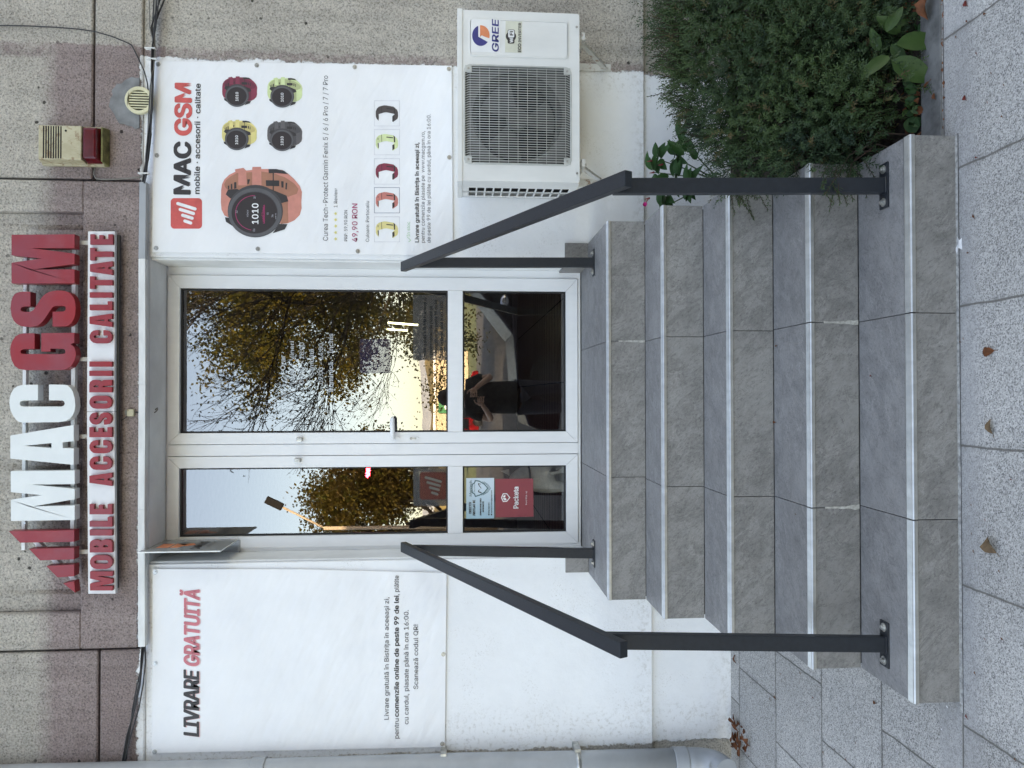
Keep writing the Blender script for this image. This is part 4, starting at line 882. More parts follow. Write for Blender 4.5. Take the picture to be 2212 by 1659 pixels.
# ================================================================== SIREN BOX, VENT
t = thing('alarm_siren', 'stained cream alarm siren box with dark red beacon lens', 'alarm siren', (1.33, YC, 2.62))
fx0, fx1, zf0, zf1 = 1.243, 1.412, 2.566, 2.771; yf_ = .425
def frus(a, b, ya_, yb_):   # a,b = (x0,x1,z0,z1) front/back
    v = [(a[0], ya_, a[2]), (a[1], ya_, a[2]), (a[1], ya_, a[3]), (a[0], ya_, a[3]), (b[0], yb_, b[2]), (b[1], yb_, b[2]), (b[1], yb_, b[3]), (b[0], yb_, b[3])]
    return v, [(0, 1, 2, 3), (7, 6, 5, 4), (0, 4, 5, 1), (1, 5, 6, 2), (2, 6, 7, 3), (3, 7, 4, 0)]
m = MB(); m.add(*frus((fx0, fx1, zf0, zf1), (fx0-.006, fx1+.014, zf0+.001, zf1+.016), yf_, .485)); m.add(*frus((fx0-.012, fx1+.018, zf0-.085, zf1+.016), (fx0-.012, fx1+.018, zf0-.085, zf1+.016), .486, .5115)); m.build('housing', 'cream', t, .005, 3)
m = MB(); m.add(*frus((fx0+.012, fx1-.004, zf0-.066, zf0-.0015), (fx0-.004, fx1+.010, zf0-.080, zf0-.0015), yf_+.008, .486)); m.build('beacon_lens', 'lens', t, .009, 3)
m = MB(); m.add(*frus((fx0+.003, fx1+.006, zf0-.089, zf0-.080), (fx0-.009, fx1+.014, zf0-.099, zf0-.084), .455, .511)); m.build('bottom_rim', 'moss', t, .002, 1)
m = MB()
for k in range(8): z = zf1-.022-.0118*k; m.box(fx0+.004, fx1-.004, yf_-.0006, yf_+.006, z-.0062, z)
m.build('sound_slots', 'black', t)
m = MB(); m.disc((fx1-.026, yf_, zf0+.074), .005, 'y', .002, 12); m.build('screw', 'black', t)
vc = P(303, 219, y=YC)
t = thing('vent_grille', 'round cream vent grille set in grey mortar beside the cables', 'vent', vc)
pa = []
for k in range(40):
    an = 2*math.pi*k/40; r_ = .128+.006*math.sin(k*1.3)+.004*math.sin(k*2.9); pa.append((vc.x-.008+r_*math.cos(an), max(2.322, vc.z+.022+r_*math.sin(an))))
MB().prism([pa], lambda u, v: (u, YC-.003, v), lambda u, v: (u, YC+.02, v)).build('mortar_patch', 'mortar', t, .0015, 1)
MB().prism([ell(vc.x, vc.z, .070, .070, 40), ell(vc.x, vc.z, .053, .053, 40)], lambda u, v: (u, YC-.020, v), lambda u, v: (u, YC, v)).build('ring', 'vent_cream', t, .003, 2)
m = MB(); m.disc((vc.x, YC-.0045, vc.z), .053, 'y', .002, 30); m.build('opening', 'black', t); m = MB()
for k in range(7): x = vc.x-.040+.0135*k; hh = math.sqrt(max(0, .054**2-(x-vc.x)**2)); m.box(x-.0028, x+.0028, YC-.016, YC-.007, vc.z-hh, vc.z+hh)
split(m, 'louvre', 'vent_cream', t)

# ================================================================== TRUNKING, CABLES
t = thing('cable_trunking', 'long white plastic cable trunking running above the door', 'cable trunking', (0, YC-.02, 2.29))
pts = [(395, 311.5), (560, 309.5), (830, 310), (1100, 308), (1395, 309)]
for i in range(len(pts)-1):
    a = P(pts[i][1], pts[i][0], y=YC-.018); b = P(pts[i+1][1], pts[i+1][0], y=YC-.018); MB().bar(a, b, .036, .034, up=(0, 0, 1)).build('trunking_length', 'trunk_w' if i else 'pipe', t, .0025, 2)
def cable(mb, pxs, y, r, jitter=0): mb.tube([P(a, b, y=y+(c[0] if c else 0)) for a, b, *c in pxs], r, 6)
t = thing('cable_bundle', 'bundle of black cables hanging right of the white trunking', 'cables', P(330, 200, y=.49))
rc = random.Random(5)
for k in range(8):
    o1, o2, o3, o4 = [rc.uniform(-7, 7) for _ in range(4)]; m = MB()
    pts = [(309+o1*.5, 396), (313+o1*.6, 375), (318+o2*.5, 340), (323+o2*.6, 290), (326+o3*.5, 235), (328+o3*.4, 190), (329+o4*.4, 150), (331+o4*.6, 105), (330+o1, 60), (332+o1*1.3+(10 if k > 5 else 0), 25), (334+o1*1.8+(26 if k > 5 else 0), -20)]
    m.tube([P(a, b, y=.488-.006*(k % 3)) for a, b in pts], .0032 if k % 3 else .0045, 7); m.build('cable', 'cable' if k % 4 else 'cable_grey', t)
m = MB()
for dx, dy in ((325, 105), (328, 128), (311, 375)): c = P(dx, dy, y=.482); m.bar((c.x, c.y, c.z-.026), (c.x, c.y, c.z+.026), .006, .022, up=(0, 1, 0))
split(m, 'cable_tie', 'trunk_w', t)
t = thing('cable_bundle', 'bundle of thin black cables leaving the left end of the trunking', 'cables', P(290, 1500, y=.49))
for k in range(6):
    o1, o2 = rc.uniform(-4, 4), rc.uniform(-5, 5); m = MB(); pts = [(309+o1, 1392), (305+o1+o2*.3, 1430), (298+o2, 1480), (288+o2*.8, 1530), (276+o1, 1590), (268+o1*1.4, 1640), (262+o2, 1690)]
    if k == 5: pts = [(313, 1392), (314, 1430), (309, 1480), (300, 1530), (282, 1590), (270, 1640), (262, 1690)]
    m.tube([P(a, b, y=.492-.005*(k % 3)) for a, b in pts], .0032, 7); m.build('cable', 'cable' if k % 3 else 'cable_grey', t)
t = thing('loose_cable', 'thin dark cable sagging down the concrete to the vent', 'cable', P(60, 100, y=YC))
m = MB(); m.tube([P(a, b, y=YC-.008) for a, b in ((-60, 57), (0, 55), (60, 56), (120, 59), (170, 63), (205, 68), (240, 78), (270, 90), (284, 97), (290, 108), (300, 128), (312, 155), (318, 178), (322, 210), (324, 250))], .0032, 7); m.build('cable', 'cable', t)
t = thing('siren_cable', 'short grey cable from the alarm siren to the cable bundle', 'cable', P(210, 385, y=YC))
m = MB(); m.tube([P(a, b, y=YC-.006) for a, b in ((204, 362), (203, 378), (208, 386), (225, 388), (260, 387), (290, 384), (308, 382))], .0032, 7); m.build('cable', 'cable_grey', t)
q = P(282.5, 891.5, y=YC-.012); t = thing('junction_box', 'tiny yellowed junction box on the concrete above the trunking', 'junction box', q)
bx('box_body', 'cream', t, q.x-.018, q.x+.018, YC-.018, YC-.0008, q.z-.016, q.z+.017, .003); m = MB(); m.box(q.x-.012, q.x+.012, YC-.012, YC-.001, q.z+.0175, q.z+.03); m.build('cable_clip', 'cable_grey', t)
m = MB(); m.tube([P(a, b, y=YC-.006) for a, b in ((276, 898), (272, 902), (266, 906), (262, 908))], .0022, 6); m.tube([P(a, b, y=YC-.006) for a, b in ((293, 891), (300, 891), (303, 891))], .003, 6); m.build('wire', 'cable', t)
q = P(330, 890, y=.60); t = thing('cable_stub', 'small frayed metal cable stub hanging from the door lintel', 'cable stub', q)
m = MB(); m.tube([P(a, b, y=.6) for a, b in ((321, 893), (326, 897), (333, 899))], lambda s: .006-.002*s, 6); m.tube([P(a, b, y=.6) for a, b in ((327, 893), (332, 887), (341, 881))], .0035, 6); m.tube([P(a, b, y=.59) for a, b in ((329, 893), (336, 890), (341, 884))], .003, 6); m.build('stub', 'cable_grey', t)

# ================================================================== PLATE SIGN
xo = -.7135; t = thing('courier_plate', 'projecting acrylic courier sign with orange emblem left of the door', 'sign', (xo, .6, 2.05))
PY0, PY1, PZ0, PZ1 = .43, .742, 1.884, 2.287
bx('plate', 'acrylic', t, xo-.0025, xo+.0025, PY0, PY1, PZ0, PZ1, .0008)
m = MB(); m.box(xo-.003, xo+.003, PY0-.0012, PY0+.0012, PZ0, PZ1); m.box(xo-.003, xo+.003, PY0, PY1, PZ0-.0012, PZ0+.0002); m.build('plate_edge', 'edge_white', t)
bx('mount_flange', 'acrylic', t, xo-.075, xo-.003, YF-.0125, YF-.0085, PZ0-.01, PZ1-.02, .0008)
def side(u, v): return (xo+.0032, PY0+(PY1-PY0)*u, PZ1-(PZ1-PZ0)*v)
def side2(u, v): return (xo+.0027, PY0+(PY1-PY0)*u, PZ1-(PZ1-PZ0)*v)
m = MB()
for lp in ([(.30, .13), (.62, .13), (.62, .28), (.30, .28)], [(.30, .30), (.62, .30), (.62, .44), (.46, .44), (.30, .40)], [(.46, .44), (.62, .305), (.62, .52), (.50, .57), (.42, .46)]): m.prism([lp], side, side2)
m.build('orange_emblem', 'ink_orange', t)
vs_, fs_, x0_, x1_ = tmesh('CARGUS'); m = MB(); sc_ = .6*(PY1-PY0)/(x1_-x0_)
for ox in (-.03, 0, .03): m.add([(xo+.0034+abs(ox)*.004, PY0+.05+((v.x-x0_)+ox)*sc_, PZ1-.275+v.y*sc_*1.25) for v in vs_], fs_)
m.build('courier_name', 'ink', t)
vs_, fs_, x0_, x1_ = tmesh('SHIP & GO'); m = MB(); sc_ = .38*(PY1-PY0)/(x1_-x0_); m.add([(xo+.0034, PY0+.10+(v.x-x0_)*sc_, PZ1-.315+v.y*sc_) for v in vs_], fs_); m.build('text_line', 'ink_soft', t)

# ================================================================== DOWNPIPE
t = thing('downpipe', 'grey plastic rainwater downpipe with an elbow above the pavement', 'downpipe', (-1.83, .44, -.6))
xr = .064
pp = lambda z: Vector((-1.7480-.012*(2.9-z)/2.9*1.6+.008-xr, .455, z))
pts = [Vector((-1.752-xr, .455, 6.0)), Vector((-1.755-xr, .455, 2.93)), Vector((-1.771-xr, .455, 1.69)), Vector((-1.779-xr, .455, .67)), Vector((-1.790-xr, .455, .07)), Vector((-1.795-xr, .455, -.50))]
MB().tube(pts, xr, 28).build('pipe', 'pipe', t)
e0 = pts[-1]; ee = [e0+Vector((0, -.095*(1-math.cos(rad(a))), -.04-.125*math.sin(rad(a)))) for a in range(0, 76, 8)]; ee += [ee[-1]+Vector((0, -.06, -.016))]
MB().tube([e0+Vector((0, 0, .0))]+ee, xr*1.0, 28).build('elbow', 'pipe', t)
for z in (1.70, -.47):
    c = Vector((-1.771-xr if z > 0 else -1.795-xr, .455, z)); MB().tube([c+Vector((0, 0, -.035)), c+Vector((0, 0, -.03)), c+Vector((0, 0, .03)), c+Vector((0, 0, .035))], xr*1.09, 28).build('coupling', 'pipe', t)
for dx in (958, 1247):
    z = P(dx, 1620, y=.455).z; c = Vector((-1.786-xr, .455, z)); q = MB(); q.tube([c+Vector((0, 0, -.012)), c+Vector((0, 0, .012))], xr*1.04, 28).build('pipe_clamp', 'steel' if dx > 1000 else 'pipe', t)
    MB().box(c.x+xr-.012, c.x+xr+.016, .435, .528, z-.016, z+.016).build('clamp_screw', 'steel', t, .002, 1)

# ================================================================== PLANTER BED
struct(MB().add([(.885, -1.035, -.865), (6, -1.035, -.865), (6, -.5, -.845), (.885, -.5, -.845), (.885, YW+.04, -.80), (6, YW+.04, -.80)], [(0, 1, 2, 3), (3, 2, 5, 4)]).build('planting_bed', 'soil'))
kb = bx('bed_kerb', 'kerb', None, .887, 6, -1.138, -1.035, -1.0, GZ+.008, .005); struct(kb)
def sprigs(mb, p, d, L, n, lw, ll, rnd, droop=.35):
    """a curved stem with whorls of small pointed leaves"""
    pts = []; p = Vector(p); d = Vector(d).normalized()
    for i in range(5): pts.append(p.copy()); p = p+d*L/4; d = (d+Vector((rnd.uniform(-.12, .12), rnd.uniform(-.12, .12), -droop*.18))).normalized()
    for i in range(n):
        t = .12+.88*i/n; k = min(3, int(t*4)); f = t*4-k; c = pts[k].lerp(pts[k+1], f); ax = (pts[k+1]-pts[k]).normalized(); sd_ = ax.orthogonal().normalized(); a = i*2.4+rnd.random()
        o = (sd_*math.cos(a)+ax.cross(sd_)*math.sin(a)); dirv = (o*.85+ax*rnd.uniform(.45, .9)).normalized(); wv = dirv.cross(o+ax*.3).normalized()*lw*rnd.uniform(.8, 1.2); l2 = ll*rnd.uniform(.7, 1.25)*(1.1-.35*t)
        mb.add([c, c+dirv*l2*.45+wv, c+dirv*l2, c+dirv*l2*.45-wv], [(0, 1, 2, 3)])
    return pts
rs = random.Random(11)
SH = thing('shrub', 'dense dark green needle-leaved shrub spilling over the right side of the steps', 'shrub', (1.6, -.6, -.85))
fol, fol2, stems = MB(), MB(), MB()
# clumps read off the photograph: (display x, display y, depth y, radius)
cl = [(1570, 60, -.50, .26), (1500, 0, -.30, .22), (1600, -120, -.45, .34), (1700, -60, -.65, .28), (1540, 170, -.45, .20), (1640, 180, -.60, .24), (1750, 120, -.75, .25), (1860, 90, -.85, .17), (1700, 270, -.72, .18), (1790, 240, -.85, .17),
      (1600, 285, -.58, .15), (1545, 250, -.42, .15), (1860, 210, -.93, .14), (1930, 190, -.97, .08), (1650, 350, -.68, .10), (1740, 335, -.82, .10), (1830, 300, -.92, .10), (1480, 70, -.30, .15), (1800, 10, -.75, .24), (1900, 20, -.9, .13), (1590, 372, -.56, .09), (1850, 340, -.99, .06)]
tot = sum(r**2 for *_, r in cl)
CL = [(P(a, b, y=y), r) for a, b, y, r in cl]
for c, r in CL:
    n = int(8200*r*r/tot)
    for i in range(n):
        v = Vector((rs.gauss(0, 1), rs.gauss(0, 1), rs.gauss(0, 1))).normalized(); rr = r*(rs.uniform(.25, 1)**.5)
        p = c+Vector((v.x*rr, v.y*rr*.8, v.z*rr*.9))
        if p.z < -.84: p.z = -.84+rs.random()*.03
        if p.y < -1.06: p.y = -1.06+rs.random()*.04
        d = v+Vector((rs.uniform(-.4, .4), -.35+rs.uniform(-.3, .3), .55+rs.uniform(-.3, .3)))
        dry = (rs.random() < .035) or (p.z < c.z-.6*r and rs.random() < .22); mb = fol2 if dry else fol
        sprigs(mb, p, d, rs.uniform(.05, .105), 17, .0024, .0175, rs)
def long_sprig(a, b, y, n=5, L=.13):
    c = P(a, b, y=y)
    for k in range(n):
        d = Vector((-.55+rs.uniform(-.35, .3), -.15+rs.uniform(-.3, .2), .25+rs.uniform(-.5, .4))); pts = sprigs(fol, c+Vector((rs.uniform(-.03, .05), rs.uniform(-.02, .02), rs.uniform(-.03, .03))), d, L*rs.uniform(.6, 1), 26, .0021, .0165, rs)
        stems.tube(pts, .0012, 4, False)
for a in ((1580, 395, -.60), (1600, 410, -.62), (1800, 372, -.985), (1820, 385, -.99), (1795, 395, -1.09, 5, .09), (1640, 385, -.72), (1700, 365, -.82), (1850, 355, -1.0)): long_sprig(*a)
# feathery upper edge
for k in range(210):
    a, b = rs.choice([(1450, 20), (1440, 60), (1455, 100), (1440, 140), (1450, 175), (1462, 215), (1475, 250), (1500, 285), (1530, 300), (1435, -20)]); c = P(a+rs.uniform(15, 60), b+rs.uniform(-18, 18), y=-.35+rs.uniform(-.15, .1))
    pts = sprigs(fol, c, Vector((rs.uniform(-.5, .3), rs.uniform(-.4, .1), 1)), rs.uniform(.07, .15), 22, .0021, .015, rs, .2); stems.tube(pts, .0012, 4, False)
for c, r in CL:
    for k in range(5): b0_ = Vector((c.x+rs.uniform(-.1, .1)+.1, max(-1.0, c.y+rs.uniform(-.05, .2)), -.85)); stems.tube([b0_, b0_.lerp(c, .5)+Vector((rs.uniform(-.05, .05), 0, .03)), c+Vector((rs.uniform(-.6, .6)*r, rs.uniform(-.5, .5)*r, rs.uniform(-.3, .6)*r))], .004, 5, False, .0015)
fol.build('foliage', 'needle', SH); fol2.build('dry_foliage', 'needle_y', SH); stems.build('stems', 'twig', SH)
def leaf_mesh(mb, base, d, up, L, Wd, bend=.25, n=7, round_=False, cup=.18):
    base = Vector(base); d = Vector(d).normalized(); up = Vector(up).normalized(); s = d.cross(up).normalized(); nn = s.cross(d); vs = []
    for i in range(n+1):
        t = i/n; wd = Wd*(math.sin(math.pi*t**.8)**.8 if not round_ else math.sqrt(max(0, 1-(2*t-1)**2)))*.5
        if i == n: wd = 0
        c = base+d*L*t+nn*(-bend*L*t*t)
        vs += [c-s*wd+nn*wd*cup*2, c-s*wd*.5+nn*wd*cup, c, c+s*wd*.5+nn*wd*cup, c+s*wd+nn*wd*cup*2]
    mb.add(vs, [(i*5+k, i*5+k+1, i*5+k+6, i*5+k+5) for i in range(n) for k in range(4)], True)
t = thing('flowering_plant', 'leafy plant with pointed leaves and one magenta flower behind the steps', 'plant', P(1500, 420, y=.02))
lv, sm_, bd = MB(), MB(), MB(); rs = random.Random(4)
hubs = [(1465, 385, -.02), (1440, 420, -.03), (1425, 345, .0), (1460, 340, .0), (1490, 400, -.1), (1430, 450, -.05), (1475, 300, -.05), (1412, 372, .0)]
root = P(1560, 395, y=.05)
for a, b, y in hubs:
    c = P(a, b, y=y); sm_.tube([root, root.lerp(c, .5)+Vector((0, -.02, .02)), c], .004, 6, True, .002)
    for k in range(9):
        an = k*2.4+rs.random(); d = Vector((math.cos(an), -abs(math.sin(an))*.6-.15, rs.uniform(-.2, .7))); leaf_mesh(lv, c+d*.01, d, Vector((0, -.6, 1)), rs.uniform(.055, .095), rs.uniform(.028, .044), rs.uniform(.1, .5))
for (a, b), (a2, b2), L in (((1478, 335), (1437, 298), .105), ((1498, 330), (1460, 282), .12), ((1505, 345), (1490, 318), .085), ((1450, 440), (1420, 465), .06), ((1445, 380), (1398, 385), .075), ((1435, 345), (1405, 358), .05), ((1490, 410), (1480, 440), .07)):
    c, e = P(a, b, y=-.08), P(a2, b2, y=-.12); leaf_mesh(lv, c, e-c, Vector((0, -1, .25)), L, L*.42, .12)
for a, b in ((1408, 347), (1413, 372), (1403, 428), (1432, 355)): c = P(a, b, y=-.05); bd.tube([c, c+Vector((-.004, -.003, .012)), c+Vector((-.006, -.004, .024))], lambda s: .004*(1-s)+.001, 6)
lv.build('leaves', 'broad_d', t); sm_.build('stems', 'broad', t); split(bd, 'bud', 'bud', t)
c = P(1393, 442, y=-.08); m = MB()
for k in range(5): an = k*1.2566; leaf_mesh(m, c, Vector((-.2+math.cos(an)*.9, -.5, .35+math.sin(an)*.9)), Vector((0, -1, .3)), .014, .014, -.2, 4, True)
m.build('flower', 'magenta', t); m = MB(); m.tube([c+Vector((.03, .0, -.02)), c+Vector((.015, 0, -.008)), c], .0022, 6); m.build('flower_tube', 'bud', t)
def rosette(name, label, px, specs, mat, grp=None, stem=True, rnd=False):
    c0 = P(px[0], px[1], y=px[2]); t = thing(name, label, 'plant', c0, grp); m = MB()
    for a, b, a2, b2, wd, y in specs:
        c, e = P(a, b, y=y), P(a2, b2, y=y-.02); L = (e-c).length; leaf_mesh(m, c, e-c, Vector((0, -.75, .7)), L, L*wd, .1, 8, rnd)
    m.build('leaves', mat, t); s = MB(); s.tube([c0, c0+Vector((0, -.02, .03)), P(specs[0][0], specs[0][1], y=specs[0][5])], .004, 6); s.build('stem', mat, t)
rosette('broad_leaved_weed', 'bright green weed with big oval leaves at the foot of the shrub', (1960, 110, -.99), [(1935, 95, 2040, 86, .42, -1.05), (1925, 130, 2022, 176, .45, -1.05), (1915, 70, 1950, 10, .42, -1.02), (1920, 120, 1860, 166, .36, -1.04), (1945, 70, 1895, 35, .45, -1.0), (1925, 95, 1960, 140, .4, -1.0), (1930, 60, 1965, 40, .5, -.98), (1900, 110, 1880, 60, .4, -1.0)], 'broad')
rosette('round_leaved_weed', 'small dark round leaved weed beside the end of the bottom step', (1975, 270, -1.0), [(1965, 268, 1995, 262, .85, -1.0), (1962, 255, 1978, 285, .8, -.99), (1958, 250, 1975, 240, .9, -.98)], 'broad_d', rnd=True)
rosette('round_leaved_weed', 'small dark round leaved weed between shrub and kerb', (1965, 195, -1.0), [(1955, 198, 1982, 188, .95, -1.0), (1960, 210, 1985, 205, .9, -.99), (1950, 180, 1972, 178, .85, -.98), (1955, 215, 1980, 222, .8, -.99)], 'broad_d', rnd=True)
rosette('round_leaved_weed', 'dark heart leaved weed close under the kerb near the top weed leaves', (1985, 60, -1.0), [(1980, 62, 2010, 56, .8, -1.01), (1985, 75, 2005, 70, .8, -1.0), (1970, 35, 1985, 25, .8, -.99)], 'broad_d', rnd=True)
rosette('seedling', 'tiny pale green seedling sprouting in front of the shrub edge', (1965, 232, -1.0), [(1968, 236, 1995, 228, .35, -1.01), (1966, 238, 1985, 246, .35, -1.01), (1964, 232, 1975, 216, .35, -1.0), (1960, 236, 1950, 250, .35, -1.0)], 'broad')

# ================================================================== FALLEN LEAVES AND SCRAPS
def dead(label, a, b, L, wd, ang, mat, plane=None, group=None, y=None, curl=.35, name='fallen_leaf'):
    if y is not None: c = P(a, b, y=y)
    else:
        c = P(a, b, z=GZ if plane is None else plane)
        if plane is None: c = P(a, b, z=gz(c.y)); c = P(a, b, z=gz(c.y))
    m = MB(); d = Vector((math.cos(rad(ang)), math.sin(rad(ang)), .06)); rr = random.Random(int(a*7+b)); n = 8; vs = []
    s = Vector((-d.y, d.x, 0)).normalized()
    for i in range(n+1):
        t = i/n; w_ = wd*.5*math.sin(math.pi*t**.85)*rr.uniform(.85, 1.12) if i < n else 0; h = .003+.010*curl*math.sin(math.pi*t)*L/.04
        q = c+d*(L*(t-.5)); q.z = c.z+h
        for f, k in ((-1, 1), (-.5, .35), (0, 0), (.5, .3), (1, .9)): vs.append(q+s*w_*f+Vector((0, 0, k*w_*curl*rr.uniform(.7, 1.2))))
    m.add(vs, [(i*5+k, i*5+k+1, i*5+k+6, i*5+k+5) for i in range(n) for k in range(4)], True)
    q = c+d*(-L*.5); m.tube([q+Vector((0, 0, .004)), q-d*L*.22+Vector((0, 0, .003))], .0008, 4)
    o = m.build(name, mat); return fin(o, label, 'leaf', group)
dead('brown oval leaf with a stalk lying alone on pavement before the bottom step', 2137, 760, .050, .028, 95, 'leaf_br')
dead('curled tan leaf on pavement in front of the middle of the steps', 2145, 921, .046, .024, 8, 'leaf_tan', curl=.7)
dead('large crumpled tan leaf on pavement near the front of the steps', 2146, 1177, .054, .05, 40, 'leaf_tan', curl=.7)
dead('orange brown leaf resting under the shrub next to the bottom step', 1990, 238, .045, .03, 60, 'leaf_br', y=-1.03)
dead('small brown leaf lying on the kerb beside the shrub', 2020, 207, .022, .018, 20, 'leaf_br', plane=GZ+.009)
dead('big brown leaf curled over the kerb at the photo edge', 2010, 14, .085, .05, 170, 'leaf_br', plane=GZ+.010, curl=.8)
dead('narrow brown leaf lying on the kerb below the green weed', 2003, 185, .035, .012, 120, 'leaf_br', plane=GZ+.009)
dead('red star shaped leaf scrap on pavement outside the kerb', 2086, 211, .018, .016, 30, 'leaf_red')
dead('red brown leaf on pavement right beside the kerb end near the photo top edge', 2088, 7, .022, .018, 30, 'leaf_red')
dead('dark brown curled leaf on the middle step against the riser', 1674, 912, .026, .009, 92, 'leaf_br', plane=-3*R)
dead('small curled brown leaf on the fourth tread near its right joint', 1678, 747, .015, .007, 95, 'leaf_br', plane=-3*R)
dead('tiny red brown leaf in the middle of the bottom tread', 1882, 811, .009, .007, 60, 'leaf_red', plane=-4*R)
dead('tiny tan flake on the fourth tread left of the middle', 1720, 1110, .009, .005, 80, 'leaf_tan', plane=-3*R)
dead('long brown leaf standing against the left plinth foot', 1592, 1423, .055, .018, 5, 'leaf_br', y=.50, curl=.9)
seen = {}
def where(a, b):
    if a < 2040: return ('beside the fourth step left end' if a < 1700 else 'left of the bottom tread' if b < 1530 else 'on slabs far left of the steps')
    z_ = 'at the foot of' if a < 2078 else 'close before' if a < 2098 else 'a hand before' if a < 2125 else 'well before'
    return z_+' '+('the bed kerb' if b < 270 else 'the bottom step right end' if b < 600 else 'the bottom step middle' if b < 950 else 'the bottom step left half' if b < 1400 else 'the bottom step left corner')
for i, (a, b, L, an) in enumerate([(2068, 828, .011, 20), (2076, 738, .008, 60), (2083, 730, .006, 0), (2069, 795, .007, 50), (2160, 1233, .008, 40), (2105, 1190, .009, 10), (2185, 1035, .007, 70), (2108, 1453, .010, 20), (2166, 1379, .010, 60), (2090, 1547, .013, 30), (2128, 30, .012, 70), (2090, 45, .009, 20), (2111, 114, .008, 20), (2143, 157, .006, 0), (2170, 183, .006, 20), (2135, 220, .006, 0), (2166, 251, .008, 40), (2067, 79, .008, 0), (2110, 340, .010, 60), (2105, 466, .014, 20), (2092, 546, .009, 80), (2130, 1122, .006, 0), (2101, 1152, .006, 0), (2100, 1090, .006, 0), (2130, 1380, .006, 0),
                                   (1675, 1505, .022, 60), (1890, 1517, .020, 95), (1757, 1506, .012, 80), (1730, 1453, .012, 40), (1780, 1625, .012, 20), (1829, 1640, .010, 30), (1688, 1456, .009, 0), (1804, 1617, .007, 50), (1850, 1604, .006, 0), (2195, 1640, .009, 0), (1665, 1510, .014, 0)]):
    ph = ('brown' if i % 3 else 'red')+' leaf scrap '+where(a, b); k_ = seen.get(ph, 0); seen[ph] = k_+1
    ph = ('tiny ' if L < .0085 else 'small ')+ph+('', ', second one', ', third one', ', fourth one', ', fifth one', ', sixth one')[k_]
    dead(ph, a, b, L, L*.6, an, 'leaf_br' if i % 3 else 'leaf_red', group='small leaf scraps on the pavement')
rl = random.Random(9)
def litter(name, label, spots):
    m = MB()
    for c, L, wd, an in spots:
        d = Vector((math.cos(an), math.sin(an), rl.uniform(-.3, .5))).normalized(); leaf_mesh(m, c-d*L/2, d, Vector((rl.uniform(-.6, .6), -.5, 1)), L, wd, rl.uniform(-.3, .6), 6, False, rl.uniform(.1, .5))
    o = fin(m.build(name, 'leaf_br'), label, 'leaf litter'); o['kind'] = 'stuff'
litter('leaf_litter', 'brown dead leaves heaped against the wall behind the downpipe elbow', [(Vector((-1.69-rl.uniform(-.04, .14), .50-rl.random()**1.5*.20, gz(.45)+rl.uniform(.004, .04))), rl.uniform(.025, .05), rl.uniform(.012, .026), rl.uniform(0, 6.3)) for k in range(38)])
litter('leaf_litter', 'dead leaves and crumbs on the soil strip along the bed kerb', [(Vector((rl.uniform(.9, 1.9), rl.uniform(-1.033, -.93), GZ+.004+rl.uniform(0, .012))), rl.uniform(.015, .035), rl.uniform(.008, .02), rl.uniform(0, 6.3)) for k in range(90)])
litter('leaf_litter', 'line of brown leaf crumbs in the gap outside the bed kerb', [(Vector((rl.uniform(.89, 2.2), -1.143+rl.uniform(-.004, .004), GZ+.002)), rl.uniform(.006, .018), rl.uniform(.004, .009), rl.uniform(-.3, .3)) for k in range(70)])
def scrap(label, a, b, pts, s=1.0):
    c = P(a, b, z=GZ); m = MB(); lp = [(c.x+p[0]*s, c.y+p[1]*s) for p in pts]; m.prism([lp], lambda u, v: (u, v, GZ+.003+.002*math.sin(u*300)), lambda u, v: (u, v, GZ+.0022+.002*math.sin(u*300)))
    fin(m.build('paper_scrap', 'pwhite'), label, 'paper scrap')
scrap('torn white paper scrap on pavement beside the bottom step', 2073, 527, [(-.02, -.012), (-.012, .0), (-.03, .006), (-.01, .016), (.004, .006), (.022, .022), (.026, .008), (.01, -.004), (.016, -.014), (0, -.010)])
scrap('tiny white paper fleck on pavement left of the steps', 2048, 1528, [(-.006, 0), (0, .006), (.006, .002), (.004, -.004)])
scrap('tiny white paper fleck further left on the pavement slabs', 2036, 1578, [(-.006, 0), (0, .005), (.007, .001), (.002, -.005)])

